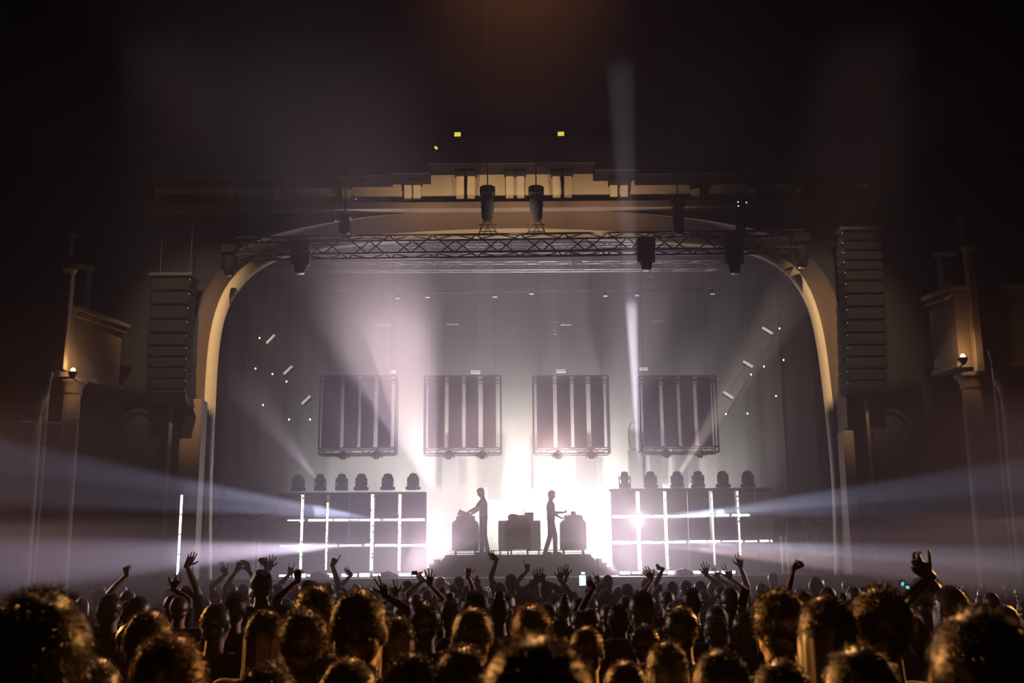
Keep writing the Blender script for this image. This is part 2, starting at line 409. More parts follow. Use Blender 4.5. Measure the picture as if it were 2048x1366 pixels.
for x, k in BR:
    top = {0: 357, 1: 350, 2: 332}[k]
    a, b = P(x, top + 18, 24.6), P(x, 401, 24.6)
    h = a.z - b.z
    mb = MB().prism([(0, 0), (-.10, 0), (-.12, h * .12), (-.09, h * .3), (-.13, h * .75), (-.16, h), (0, h)], -.09, .09)
    o = struct('bracket', mb, M['cream'], fr)
    o.matrix_local = Matrix.Translation((a.x, 24.84, b.z)) @ Matrix.Rotation(R(90), 4, 'Z')
    o = struct('bracket_head', MB().bbox((a.x, 24.62, a.z + .1), (.26, .4, .2), .02), M['wall'], fr)

# pavilions, turrets and columns on the side walls
def pavilion(side, foot, ytop, ybot, Yr, turret, finial, label):
    s = side
    r = thing('wall_pavilion', label, 'facade', (foot[0][0], foot[0][1], 0))
    zt, zb = P(512, ytop, Yr).z, P(512, ybot, Yr).z
    def poly(mb, fp, z0, z1, grow=0.0):
        cx = sum(p[0] for p in fp) / len(fp); cyy = sum(p[1] for p in fp) / len(fp); n = len(fp)
        q = [(cx + (x - cx) * (1 + grow), cyy + (y - cyy) * (1 + grow)) for x, y in fp]
        mb.add([(x, y, z0) for x, y in q] + [(x, y, z1) for x, y in q], [(i, (i + 1) % n, n + (i + 1) % n, n + i) for i in range(n)] + [tuple(range(n - 1, -1, -1)), tuple(range(n, 2 * n))])
        return mb
    under(r, 'block', poly(MB(), foot, zb, zt - .12), M['stone'])
    under(r, 'cornice', poly(poly(MB(), foot, zt - .12, zt, .05), foot, zt, zt + .08, .09), M['stone'])
    under(r, 'base_moulding', poly(MB(), foot, zb - .1, zb, .04), M['stone'])
    for (x, y0, y1, wd, Y) in turret:
        a, b = P(x, y0, Y), P(x, y1, Y)
        under(r, 'turret', MB().bbox((a.x, Y + wd / 2, (a.z + b.z) / 2), (wd, wd, a.z - b.z), .02), M['stone'])
        under(r, 'capital', MB().lathe([(wd * .5, 0), (wd * .55, .06), (wd * .72, .14), (wd * .8, .16), (wd * .8, .22)], (a.x, Y + wd / 2, a.z - .06), 4 * 4), M['stone'])
    for (x, y0, y1, wd, Y) in finial:
        a, b = P(x, y0, Y), P(x, y1, Y)
        under(r, 'finial', MB().lathe([(wd * .5, 0), (wd * .42, .1), (wd * .3, (a.z - b.z) * .5), (wd * .4, (a.z - b.z) * .8), (wd * .8, a.z - b.z)], (a.x, Y, b.z)), M['stone'], True)
    return r
aL, bL = P(150, 618, 22), P(245, 655, 23.7)
pavilion(-1, [(aL.x, 22), (bL.x, 23.7), (-W2 + .2, 24.7), (-W2 + .2, 21.8)], 636, 755, 22.8,
         [(160, 545, 622, .30, 22.2), (132, 548, 740, .22, 21.5)], [(142, 470, 510, .16, 22.0)],
         'amber-lit stone pavilion with cornice and turret on the left side wall')
aR, bR = P(1906, 590, 22), P(1857, 612, 23.0)
pavilion(1, [(aR.x, 22), (W2 - .2, 21.8), (W2 - .2, 24.7), (bR.x, 23.0)], 602, 745, 22.5,
         [(1897, 518, 596, .30, 22.1), (1940, 505, 744, .18, 21.7)], [(1923, 440, 475, .16, 22.0)],
         'amber-lit stone pavilion with cornice and turret on the right side wall')
def column(x, y0, Y, r, label, dz=0):
    a = P(x, y0, Y); z0 = fl(Y); h = a.z - z0
    t = thing('column', label, 'column', (a.x, Y, z0))
    link('base', MB().lathe([(r * 1.5, 0), (r * 1.5, .12), (r * 1.3, .16), (r * 1.35, .24), (r * 1.05, .3)]), M['stone'], t, True)
    link('shaft', MB().lathe([(r, .3), (r * 1.02, h * .35), (r * .88, h - .35)], n=20), M['stone'], t, True)
    link('capital', MB().lathe([(r * .88, h - .35), (r * 1.05, h - .3), (r * .95, h - .26), (r * 1.25, h - .1), (r * 1.45, h - .08), (r * 1.45, h)]), M['stone'], t, True)
column(147, 758, 22.3, .19, 'amber-lit round column under the left wall pavilion')
column(72, 790, 20.5, .16, 'dim column at the far left of the hall')
column(96, 745, 20.9, .07, 'slender column beside the dim column at far left')
column(1940, 748, 22.3, .22, 'dim round column under the right wall pavilion')
column(1985, 700, 20.6, .06, 'slender column at the far right wall')
column(2012, 760, 20.2, .15, 'dim column at the far right edge of the hall')
column(344, 806, 24.4, .05, 'thin shaft shaped as the lit edge of a pilaster left of the arch')  # thin columns added for the lit pilaster edges
column(1732, 795, 24.4, .04, 'thin shaft shaped as the lit edge of a pilaster right of the arch')
# panelled dark dressing between the pilasters, and the big roundel of the left wall
for x, y, nm in ((268, 880, 'left'), (1790, 880, 'right')):
    c = P(x, y, 24.6)
    t = thing('wall_roundel', 'faint round plaster niche on the dark wall %s of the arch' % nm, 'niche', (c.x, 24.78, c.z))
    mb = MB(); n = 28
    for i in range(n):
        a0, a1 = 2 * math.pi * i / n, 2 * math.pi * (i + 1) / n
        mb.tube((math.cos(a0) * .5, 0, math.sin(a0) * .7), (math.cos(a1) * .5, 0, math.sin(a1) * .7), .06, None, 6)
    link('ring', mb, M['wall'], t, True)
    link('recess', MB().ell((0, .08, 0), (.48, .08, .66)), M['wall'], t, True)

def sconce(x, y, Y, label, watts):
    c = P(x, y, Y)
    t = thing('wall_sconce', label, 'lamp', c)
    link('bracket_arm', MB().tube((0, 0, -.12), (0, .25, -.16), .02), M['darkmetal'], t)
    link('cup', MB().lathe([(.03, -.14), (.07, -.08), (.10, 0)]), M['darkmetal'], t, True)
    link('bulb', MB().ell((0, 0, .03), (.05, .05, .06)), M['amberlamp'], t, True)
    l = bpy.data.lights.new('sconce_light', 'POINT'); l.energy = watts; l.color = WARM; l.shadow_soft_size = .05
    o = bpy.data.objects.new('sconce_light', l); C.objects.link(o); o.location = c + Vector((0, -.02, .16))
sconce(146, 744, 21.55, 'small glowing wall lamp below the left pavilion', 22)
sconce(1926, 716, 21.6, 'small wall lamp at the right pavilion', 14)
link('wall_cable', MB().path([P(40, 842, 19.8), P(120, 846, 21.5), P(166, 838, 22)], .02), M['blackpaint'], None,
     label='black cable slung across the columns of the left wall', category='cable')

# line arrays beside the arch
def line_array(pts, Y, label):
    a = P(*pts[0], Y)
    t = thing('line_array', label, 'loudspeaker', (a.x, Y, a.z))
    n = 14
    dense = []
    for k in range(n + 1):
        u = k / n * (len(pts) - 1); i = min(int(u), len(pts) - 2); f_ = u - i
        dense.append(P(pts[i][0] + (pts[i + 1][0] - pts[i][0]) * f_, pts[i][1] + (pts[i + 1][1] - pts[i][1]) * f_, Y + .0))
    for k in range(n):
        p, q = dense[k], dense[k + 1]
        c = (p + q) / 2; h = (p - q).length * .93
        side = -1 if c.x < 0 else 1
        o = under(t, 'cabinet', MB().bbox(c + Vector((side * .45, 0, 0)), (.9, .6, h), .03), M['fixture'])
        under(t, 'handle', MB().box(c + Vector((-side * .0, -.3, h * .3)), (.02, .02, .03)), M['alu'])
    under(t, 'bumper_frame', MB().box(dense[0] + Vector((side * .45, 0, .06)), (1.0, .7, .08)), M['darkmetal'])
    for dx in (.1, .8):
        under(t, 'chain', MB().tube(dense[0] + Vector((side * dx, 0, .1)), dense[0] + Vector((side * dx, 0, 7)), .012), M['darkmetal'])
line_array([(388, 560), (380, 690), (378, 790), (384, 812)], 24.2, 'tall dark curved loudspeaker array left of the arch')
line_array([(1676, 470), (1683, 560), (1688, 680), (1688, 790)], 24.2, 'tall dark curved loudspeaker array right of the arch')

# paper notice on the right leg of the arch
c = P(1667, 936, 26.1)
t = thing('paper_notice', 'small printed paper notice on the right leg of the arch', 'notice', c + Vector((0, -.02, 0)))
link('sheet', MB().box((0, 0, 0), (.12, .004, .30)), M['paper'], t)
mb = MB()
for k in range(7):
    mb.box((.01 * math.sin(k * 3), -.004, .11 - k * .03), (.07 if k not in (2,) else .03, .003, .014))
link('print', mb, M['ink'], t)
c = P(1663, 907, 26.0)
link('strap', MB().box(c, (.20, .05, .05)), M['blackpaint'], None, label='dark strap around the right leg of the arch', category='strap')

# little yellow-green lamps above the cornice
for x, y, k, lb in ((915, 268, 1, 'small yellow-green lamp above the cornice, left of the pair'), (1122, 267, 1, 'small yellow-green lamp above the cornice, right of the pair'), (872, 295, .55, 'tiny tilted yellow lamp lowest above the cornice')):
    c = P(x, y, 24.0)
    t = thing('exit_lamp', lb, 'lamp', c)
    link('housing', MB().bbox((0, .09, .02), (.18 * k, .12, .16 * k), .01), M['fixture'], t)
    link('face', MB().bbox((0, .02, 0), (.15 * k, .02, .10 * k), .004, Matrix.Rotation(R(0 if k == 1 else 50), 3, 'Y')), M['greenlamp'], t)
    link('bracket_arm', MB().tube((0, .1, .05), (0, .35, .2), .015), M['fixture'], t)
#--PART3
# ------------------------------------------------------------------ stage
# backdrop cloth hung in shallow pleats
mb = MB(); nx = 220; z0, z1 = SZ + .02, 12.5
for i in range(nx + 1):
    x = -9.45 + 18.9 * i / nx
    y = 37.35 + .03 * math.sin(x * 5.2 + .6 * math.sin(x * 1.3)) + .01 * math.sin(x * 13)
    mb.v += [(x, y, z0), (x, y - .02, z1)]
mb.f = [(2 * i, 2 * i + 2, 2 * i + 3, 2 * i + 1) for i in range(nx)]
bd = thing('backdrop', 'pale pleated backdrop cloth glowing behind the performers', 'backdrop', (0.1, 37.4, SZ))
under(bd, 'cloth', mb, M['cyc'], True)
under(bd, 'pipe', MB().tube((-9.45, 37.35, 12.55), (9.45, 37.35, 12.55), .03), M['darkmetal'])
under(bd, 'hem', MB().box((0.1, 37.35, SZ + .04), (18.8, .2, .06)), M['cyc'])
for x, nm in ((455, 'left'), (1630, 'right')):
    c = P(x, 900, 29)
    mb = MB(); s = -1 if nm == 'left' else 1
    for i in range(25):
        X = c.x + s * 2.4 * i / 24 + s * .05
        mb.v += [(X, 28.9 + .08 * math.sin(i * 1.9), SZ + .02), (X, 28.9 + .08 * math.sin(i * 1.9), 12)]
    mb.f = [(2 * i, 2 * i + 2, 2 * i + 3, 2 * i + 1) for i in range(24)]
    link('leg_curtain', mb, M['drape'], None, True, label='black leg curtain at the %s wing of the stage' % nm, category='curtain')

def moving_head(root, M_=None, up=True, tilt=0.0, k=1.0):
    s = 1 if up else -1
    link('base', MB().bbox((0, 0, s * .05 * k), (.34 * k, .30 * k, .10 * k), .02), M['fixture'], root)
    link('yoke', MB().bbox((0, 0, s * .12 * k), (.30 * k, .12 * k, .04 * k), .01).bbox((-.155 * k, 0, s * .23 * k), (.035 * k, .13 * k, .22 * k), .01).bbox((.155 * k, 0, s * .23 * k), (.035 * k, .13 * k, .22 * k), .01), M['fixture'], root)
    rt = Matrix.Rotation(tilt, 3, 'X')
    ctr = Vector((0, 0, s * .29 * k))
    mb = MB()
    for z0, w, h in ((-.09, .20, .12), (0.0, .25, .13), (.10, .20, .10)):
        mb.bbox(ctr + rt @ Vector((0, 0, s * z0 * k)), (w * k, w * k, h * k), .02 * k, rt)
    hd = link('head', mb, M['fixture'], root)
    link('lens', MB().lathe([(.085 * k, 0), (.09 * k, .015), (.05 * k, .03)], (0, 0, 0)), M['lens'], hd)
    hd.children[0].matrix_local = Matrix.Translation(ctr + rt @ Vector((0, 0, s * .15 * k))) @ rt.to_4x4() @ (Matrix.Rotation(R(180), 4, 'X') if not up else Matrix())

# panel walls with backlight in the gaps as glowing strips
def panel_wall(name, label, cols, rows, vstrips, hrows, Y, seed):
    rnd = random.Random(seed)
    a, b = P(cols[0][0], rows[-1][1], Y), P(cols[-1][1], rows[0][0], Y)
    t = thing(name, label, 'panel wall', ((a.x + b.x) / 2, Y, SZ))
    ztop = [P(1035, r[0], Y).z for r in rows]; zbot = [P(1035, r[1], Y).z for r in rows]
    for j in range(len(rows)):
        for x0, x1 in cols:
            p, q = P(x0, 1060, Y), P(x1, 1060, Y)
            o = under(t, 'panel', MB().bbox(((p.x + q.x) / 2, Y, (ztop[j] + zbot[j]) / 2), (q.x - p.x, .12, ztop[j] - zbot[j]), .012), M['panel'])
    # carrying frame behind the panels
    for x in [cols[0][0]] + [c[1] for c in cols]:
        p = P(x, 1060, Y)
        under(t, 'upright', MB().tube((p.x, Y + .22, SZ), (p.x, Y + .22, ztop[0]), .02), M['darkmetal'])
    for z in (ztop[0] + .015,):
        under(t, 'top_rail', MB().box(((a.x + b.x) / 2, Y + .1, z + .02), (b.x - a.x + .05, .5, .05)), M['darkmetal'])
    for z in zbot:
        under(t, 'cross_rail', MB().tube((a.x, Y + .22, z), (b.x, Y + .22, z), .018), M['darkmetal'])
    under(t, 'foot_rail', MB().box(((a.x + b.x) / 2, Y + .1, SZ + .02), (b.x - a.x, .5, .04)), M['darkmetal'])
    for x, wd, y0, y1 in vstrips:
        p, q = P(x, y0, Y), P(x, y1, Y)
        z = q.z
        while z < p.z - .05:
            h = min(rnd.uniform(.35, .8), p.z - z)
            under(t, 'glow_strip', MB().box((p.x, Y + .02, z + h / 2), (wd, .04, h - .012)), M['strip'])  # glowing strip added for light leaking from behind
            z += h
        for k in range(9):
            zz = q.z + (p.z - q.z) * (k + rnd.random() * .7) / 9
            under(t, 'clamp', MB().box((p.x + wd * .35 * rnd.choice((-1, 1)), Y - .02, zz), (wd * .5, .03, rnd.uniform(.02, .06))), M['darkmetal'])  # dark bits added to break up the strip glow
    for j, (yy, x0, x1) in enumerate(hrows):
        x = x0
        z = P(1035, yy, Y).z
        while x < x1:
            L_ = rnd.uniform(12, 46); e = min(x + L_, x1)
            p, q = P(x, yy, Y), P(e, yy, Y)
            under(t, 'glow_strip', MB().box(((p.x + q.x) / 2, Y + .02, z + rnd.uniform(-.006, .006)), (q.x - p.x, .04, rnd.choice((.045, .06, .035)))), M['strip'])
            x = e + rnd.uniform(1.5, 9)
    return t
RY = 30.5
panel_wall('panel_wall', 'left wall of dark panels with glowing strips for backlight between, beside the riser',
           [(555, 601), (608, 652), (658, 697), (699, 741), (749, 796), (803, 850)], [(987, 1033), (1041, 1085), (1092, 1149)],
           [(604.5, .085, 988, 1142), (655, .045, 1005, 1140), (745, .075, 988, 1142), (799.5, .06, 988, 1142)],
           [(1037, 575, 850), (1088, 560, 850)], RY, 3)
panel_wall('panel_wall', 'right wall of dark panels with glowing strips for backlight between, beside the riser',
           [(1226, 1273), (1281, 1328), (1335, 1376), (1378, 1420), (1428, 1472), (1480, 1512), (1514, 1546)], [(984, 1030), (1038, 1083), (1090, 1149)],
           [(1277, .075, 984, 1150), (1331, .06, 984, 1138), (1424, .05, 986, 1130), (1476, .075, 982, 1110)],
           [(1034, 1226, 1500), (1086, 1226, 1545)], RY, 5)
TOPL = P(700, 984, RY + .1).z + .045
ORD = ['first', 'second', 'third', 'fourth', 'fifth', 'sixth']
for side, xs in (('left', (596, 640, 683, 722, 775, 826)), ('right', (1250, 1302, 1355, 1397, 1447, 1497))):
    for i, x in enumerate(xs):
        zt = P(x, 985 if side == 'left' else 982, RY + .1).z + .02
        p = P(x, 985, RY + .1)
        t = thing('moving_head_lamp', 'moving head lamp standing on the %s panel wall, %s from its left end' % (side, ORD[i]), 'stage light',
                  (p.x, RY + .1, TOPL), 'moving heads on the %s panel wall' % side)
        t.rotation_euler = (0, 0, random.uniform(-.6, .6))
        moving_head(t, tilt=random.uniform(-.35, .1))
# the lamp that dazzles through the right wall
c = P(1276, 1040, RY - .15)
t = thing('pinspot_lamp', 'dazzling white pin spot at the crossing of glowing strips on the right panel wall', 'stage light', c)
link('housing', MB().tube((0, .02, 0), (0, .14, 0), .06, .05, 14), M['fixture'], t)
link('lens', MB().ell((0, 0, 0), (.085, .04, .085)), M['hotlamp'], t, True)
spot('pinspot_light', c + Vector((0, -.08, 0)), (0, 0, CAMZ + .3), 900, (1.0, .90, .84), 70, 1.0, .04)

# riser with bevelled skirt and side steps
RT = P(1035, 1109, 28.5).z
p, q = P(878, 1109, 28.5), P(1194, 1109, 28.5)
t = thing('riser', 'raised platform with chamfered dark skirt under the performers', 'platform', ((p.x + q.x) / 2, 28.5, SZ))
h = RT - SZ; hw = (q.x - p.x) / 2
link('skirt', MB().prism([(-hw, 0), (-hw, h - .2), (-hw + .17, h - .03), (hw - .17, h - .03), (hw, h - .2), (hw, 0)], 0, 4.4), M['riser'], t)
link('deck', MB().bbox((0, 2.2, h - .015), (2 * hw - .3, 4.4, .03), .008), M['stagefloor'], t)
link('rear_rail', MB().tube((-hw, 4.3, h + .16), (hw, 4.3, h + .16), .012).tube((-hw, 4.3, h + .08), (hw, 4.3, h + .08), .008), M['alu'], t)
for s, x, nm in ((-1, 878, 'left'), (1, 1194, 'right')):
    p = P(x, 1109, 28.9)
    st = thing('steps', 'short flight of steps at the %s end of the riser' % nm, 'steps', (p.x + s * .02, 28.9, SZ))
    for k in range(4):
        hh = h * (4 - k) / 5
        link('tread', MB().bbox((s * (.06 + .12 * k), .4, hh - .015), (.14, .7, .03), .005), M['stagefloor'], st)
        link('step_side', MB().box((s * (.06 + .12 * k), .4, (hh - .03) / 2), (.11, .66, hh - .03)), M['riser'], st)

def cased_table(x0, x1, ytop, Y, mtl, label, dep=.6, name='equipment_table', legh=.13, rr=.10):
    p, q = P(x0, 1100, Y), P(x1, 1100, Y); zt = P((x0 + x1) / 2, ytop, Y).z
    wd = q.x - p.x; H = zt - RT
    t = thing(name, label, 'table', ((p.x + q.x) / 2, Y, RT))
    poly = [(-wd / 2, legh), (-wd / 2, H - rr), (-wd / 2 + rr * .35, H - rr * .35), (-wd / 2 + rr, H), (wd / 2 - rr, H), (wd / 2 - rr * .35, H - rr * .35), (wd / 2, H - rr), (wd / 2, legh)]
    link('cover', MB().prism(poly, -dep / 2, dep / 2 if mtl is not M['hazegrey'] else -dep / 2 + .012), mtl, t)   # pale covers are thin sheets, so added light from behind shows through
    for sx in (-1, 1):
        for sy in (-1, 1):
            link('leg', MB().tube((sx * wd * .38, sy * dep * .4, .05), (sx * wd * .38, sy * dep * .4, legh + .02), .02), M['darkmetal'], t)
            link('caster', MB().tube((sx * wd * .38 - .02, sy * dep * .4, .035), (sx * wd * .38 + .02, sy * dep * .4, .035), .035, None, 12), M['fixture'], t)
    return t, H, wd
cased_table(905, 957, 1041, 29.3, M['case'], 'cloth-covered equipment table at which the left performer stands')
cased_table(1010, 1061, 1040, 28.9, M['case'], 'dark cloth-covered equipment table in the centre of the riser')
cased_table(1121, 1172, 1040, 29.3, M['case'], 'cloth-covered equipment table before the right performer')
cased_table(997, 1026, 1042, 32.3, M['hazegrey'], 'pale equipment case behind the centre table, left', name='equipment_case', rr=.02)
cased_table(1052, 1081, 1042, 32.3, M['hazegrey'], 'pale equipment case behind the centre table, right', name='equipment_case', rr=.02)
p = P(1058, 1036, 32.3)
link('equipment_box', MB().bbox((0, 0, 0), (.26, .3, .24), .01), M['hazegrey'], None, label='grey box standing on the pale case behind the centre table', category='box').location = (p.x, 32.3, P(1066, 1042, 32.3).z + .125)

def gear(x, ytab, Y, kind, label):
    z = P(x, ytab, Y).z
    t = thing('synthesizer' if kind != 'mixer' else 'mixer', label, 'instrument', (P(x, ytab, Y).x, Y, z))
    rnd = random.Random(x)
    wd = .5
    tilt = Matrix.Rotation(R(18), 3, 'X')
    link('body', MB().bbox((0, 0, .05), (wd, .34, .07), .01, tilt), M['gear'], t)
    for k in range(9):
        link('knob', MB().tube((-.2 + .05 * k, rnd.uniform(-.1, .1), .08), (-.2 + .05 * k, rnd.uniform(-.1, .1), .08 + rnd.uniform(.03, .05)), .012, .01, 8), M['gear'], t)
    for k in range(4):
        x0 = rnd.uniform(-.2, .2); pts = [Vector((x0, .12, .08)), Vector((x0 + rnd.uniform(-.05, .05), .14, .16)), Vector((x0 + rnd.uniform(-.1, .1), .17, .1)), Vector((x0 + rnd.uniform(-.1, .1), .2, .0))]
        link('patch_cable', MB().path(pts, .006, 5), M['gear'], t)
    return t
g = gear(931, 1041, 29.3, 's', 'synthesizer on the left table'); 
link('stand_panel', MB().bbox((-.06, 0, .17), (.30, .03, .16), .01, Matrix.Rotation(R(24), 3, 'Y')), M['gear'], g)
g = gear(1035, 1040, 28.9, 'mixer', 'heap of knobs and cables: mixer on the centre table')
link('antenna', MB().tube((.12, .05, .05), (.19, .05, .30), .008), M['gear'], g)
link('side_block', MB().bbox((-.12, 0, .11), (.18, .2, .09), .01), M['gear'], g)
g = gear(1147, 1040, 29.3, 's', 'synthesizer on the right table')
link('display', MB().bbox((0, .03, .15), (.14, .06, .16), .02), M['gear'], g)
link('top_module', MB().bbox((.03, .03, .09), (.34, .16, .09), .02), M['gear'], g)

# pods of slabs hanging over the stage
PN = ['leftmost', 'second from the left', 'third from the left', 'rightmost and darkest']
def pod(x0, x1, y0, y1, Y, label, i):
    a, b = P(x0, y1, Y), P(x1, y1, Y); zt = P((x0 + x1) / 2, y0, Y).z; wd = b.x - a.x; H = zt - a.z; D = .55
    t = thing('hanging_pod', label, 'hanging light pod', ((a.x + b.x) / 2, Y, a.z), 'hanging slab pods')
    for u0, u1 in ((7, 41), (49, 77), (84, 110), (119, 146)):
        X0, X1 = (u0 / 156 - .5) * wd, (u1 / 156 - .5) * wd
        link('slab', MB().bbox(((X0 + X1) / 2, .12, .18 + (H - .18) / 2), (X1 - X0, .08, H - .2), .02), M['slab'], t)
        link('slab_rear', MB().bbox(((X0 + X1) / 2 - .0, .45, .22 + (H - .3) / 2), (X1 - X0 - .06, .06, H - .45), .02), M['slab'], t)
    for sx in (-1, 1):
        for sy in (0, 1):
            link('upright', MB().tube((sx * wd / 2, sy * D, 0), (sx * wd / 2, sy * D, H), .024), M['darkmetal'], t)
    for z in (0, .17, H - .15, H):
        for sy in (0, 1):
            link('rail', MB().tube((-wd / 2, sy * D, z), (wd / 2, sy * D, z), .022 if z else .03), M['darkmetal'], t)
        link('end_rail', MB().tube((-wd / 2, 0, z), (-wd / 2, D, z), .02), M['darkmetal'], t)
        link('end_rail', MB().tube((wd / 2, 0, z), (wd / 2, D, z), .02), M['darkmetal'], t)
    for k in range(8):
        X = -wd / 2 + wd * k / 8; s = 1 if k % 2 else -1
        link('brace', MB().tube((X, 0, .085 - s * .085), (X + wd / 8, 0, .085 + s * .085), .014), M['darkmetal'], t)
    for sx in (-.42, .42):
        link('hoist_cable', MB().tube((sx * wd, D / 2, H), (sx * wd, D / 2, H + 5.5), .004), M['darkmetal'], t)
    for u, nm in ((50, 'left'), (118, 'right')):
        h = thing('hanging_lamp', 'round lamp hung under the %s hanging pod, its %s one' % (PN[i].split(' and')[0], nm), 'stage light',
                  (a.x + wd * u / 156, Y + .05, a.z + .12), 'lamps under the hanging pods')
        link('clamp', MB().bbox((0, 0, -.06), (.10, .10, .12), .02), M['fixture'], h)
        link('yoke', MB().bbox((0, 0, -.12), (.32, .08, .03), .01).bbox((-.16, 0, -.18), (.03, .08, .14), .01).bbox((.16, 0, -.18), (.03, .08, .14), .01), M['fixture'], h)
        hd = link('head', MB().ell((0, 0, -.15), (.145, .14, .12)), M['fixture'], h, True)
        link('lens', MB().lathe([(.06, -.29), (.09, -.27), (.09, -.22)]), M['lens'], hd, True)
for i, (x0, x1) in enumerate(((637, 790), (848, 1002), (1068, 1220), (1283, 1438))):
    pod(x0, x1, 752, 908 if i < 3 else 905, 32.0, 'hanging pod of four dark vertical slabs, %s of the four' % PN[i], i)
# coil of cable beside the rightmost pod
mb = MB(); c = P(1266, 872, 31.7)
pts = [Vector((c.x + .14 * math.cos(a), 31.7, c.z + .42 * math.sin(a))) for a in np.linspace(R(60), R(300), 14)]
link('cable_loop', mb.path(pts, .012), M['darkmetal'], None, label='loop of cable hanging at the left of the rightmost pod', category='cable')
# tall narrow banners standing upstage
for i, (x0, x1, y0, y1) in enumerate(((884, 918, 905, 992), (975, 1003, 905, 1000), (1068, 1100, 905, 1000), (1152, 1192, 905, 996), (1258, 1284, 900, 990), (1302, 1322, 900, 990), (1352, 1374, 900, 990))):
    a, b = P(x0, y1, 36.9), P(x1, y0, 36.9)
    t = thing('rear_banner', 'faint narrow slab hanging upstage, %s from the left' % ['first', 'second', 'third', 'fourth', 'fifth', 'sixth', 'last'][i], 'banner', ((a.x + b.x) / 2, 36.9, a.z), 'faint upstage slabs')
    link('slab', MB().bbox((0, 0, (b.z - a.z) / 2), (b.x - a.x, .06, b.z - a.z), .01), M['hazegrey'], t)
    link('hanger', MB().tube((0, 0, b.z - a.z), (0, 0, 12.0 - a.z), .004), M['darkmetal'], t)

# trusses
def truss(name, label, a, b, size, step, mtl, r=.025, group=None):
    a = Vector(a); b = Vector(b); L_ = (b - a).length; d = (b - a) / L_
    up = Vector((0, 0, 1)) if abs(d.z) < .9 else Vector((0, 1, 0))
    sd = d.cross(up).normalized(); up = sd.cross(d).normalized()
    t = thing(name, label, 'truss', a, group); hs = size / 2
    cor = [sd * hs * i + up * hs * j for i, j in ((-1, -1), (1, -1), (1, 1), (-1, 1))]
    for c in cor: link('chord', MB().tube(c, d * L_ + c, r, None, 8), mtl, t)
    n = max(2, int(round(L_ / step)))
    for k in range(n):
        for f in range(4):
            c0, c1 = cor[f], cor[(f + 1) % 4]
            if k % 2: c0, c1 = c1, c0
            link('brace', MB().tube(c0 + d * (L_ * k / n), c1 + d * (L_ * (k + 1) / n), r * .55, None, 5), mtl, t)
    return t
truss('front_truss', 'long dark box truss slung across the top of the arch', P(476, 498, 24.1), P(1604, 483, 24.1), .42, .5, M['darkmetal'], .028)
truss('lighting_truss', 'aluminium truss behind the front truss, catching light', P(640, 500, 29), P(1450, 498, 29), .26, .48, M['alu'], .022)
truss('lighting_truss', 'lower upstage aluminium truss with bright rungs', P(655, 535, 32.5), P(1440, 531, 32.5), .26, .5, M['alu'], .022)
for t_ in [o for o in C.objects if o.name.startswith('lighting_truss') and o.parent is None]:
    for dx in (1, 4, 7, 10): link('hanger', MB().tube((dx, 0, 0), (dx, 0, STZ + .5 - t_.location.z), .005), M['darkmetal'], t_)
# diagonal battens in the wings
def batten(p0, p1, bars, Y, label):
    a, b = P(*p0, Y), P(*p1, Y)
    t = thing('light_ladder', label, 'truss', a); d = (b - a)
    n = d.normalized().cross(Vector((0, 1, 0)))
    sgn = 1 if n.x * (1 if p1[0] > p0[0] else -1) > 0 else -1
    link('chord', MB().tube((0, 0, 0), d, .015), M['alu'], t)
    off = n * .28 * sgn * (1 if True else -1)
    link('chord', MB().tube(off, d + off, .010), M['alu'], t)
    for k in range(6):
        link('rung', MB().tube(d * (k / 5), d * (k / 5) + off, .008, None, 5), M['alu'], t)
    hz = max(a.z, b.z); hp = a if a.z > b.z else b
    link('hanger', MB().tube(hp - a, hp - a + Vector((0, 0, STZ + .5 - hz)), .005), M['darkmetal'], t)
    for k, (x, y, ang, L_) in enumerate(bars):
        c = P(x, y, Y - .1)
        v = Vector((math.cos(R(ang)), 0, math.sin(R(ang)))) * L_ / 2
        h = thing('bar_light', 'lit bar lamp on the diagonal ladder, %s of three, %s wing' % (['topmost', 'middle', 'lowest'][k], 'left' if x < 1000 else 'right'), 'stage light', c)
        link('tube', MB().tube(-v, v, .035), M['dimstrip'], h)
        link('housing', MB().tube(-v * 1.02 + Vector((0, .07, -.02)), v * 1.02 + Vector((0, .07, -.02)), .06), M['fixture'], h)
batten((522, 668), (620, 812), [(541, 678, 47, .33), (576, 740, 45, .32), (612, 800, 45, .32)], 29.5, 'slanting ladder truss with three bar lamps in the left wing')
batten((1558, 656), (1452, 832), [(1535, 661, -33, .33), (1496, 728, -33, .30), (1457, 790, -36, .32)], 29.5, 'slanting ladder truss with three bar lamps in the right wing')
# rope lights: small bright points around the ladders
pts = [(519, 676, 'left'), (511, 737, 'left'), (545, 748, 'left'), (573, 763, 'left'), (526, 810, 'left'), (578, 839, 'left'), (620, 839, 'left'),
       (1528, 733, 'right'), (1502, 749, 'right'), (1559, 657, 'right'), (1552, 792, 'right'), (1495, 827, 'right'), (1452, 828, 'right'), (1567, 720, 'right')]
PO = ['topmost', 'second', 'third', 'fourth', 'fifth', 'sixth', 'lowest']
pts = [(x, y, sd, PO[sorted(q[1] + q[0] * .001 for q in pts if q[2] == sd).index(y + x * .001)]) for x, y, sd in pts]
def wire(t, top=STZ + .5): link('wire', MB().tube((0, .03, 0), (0, .03, top - t.location.z), .003, None, 4), M['darkmetal'], t)
for i, (x, y, s, od) in enumerate(pts):
    t = thing('pin_lamp', '%s tiny white point lamp around the slanting ladder of the %s wing' % (od, s), 'stage light', P(x, y, 29.2), 'tiny point lamps of the %s wing' % s)
    link('bulb', MB().ell((0, 0, 0), (.022, .02, .028), None, 8, 6), M['lampface'], t)
    link('socket', MB().tube((0, .01, 0), (0, .06, 0), .02), M['fixture'], t)
    wire(t)
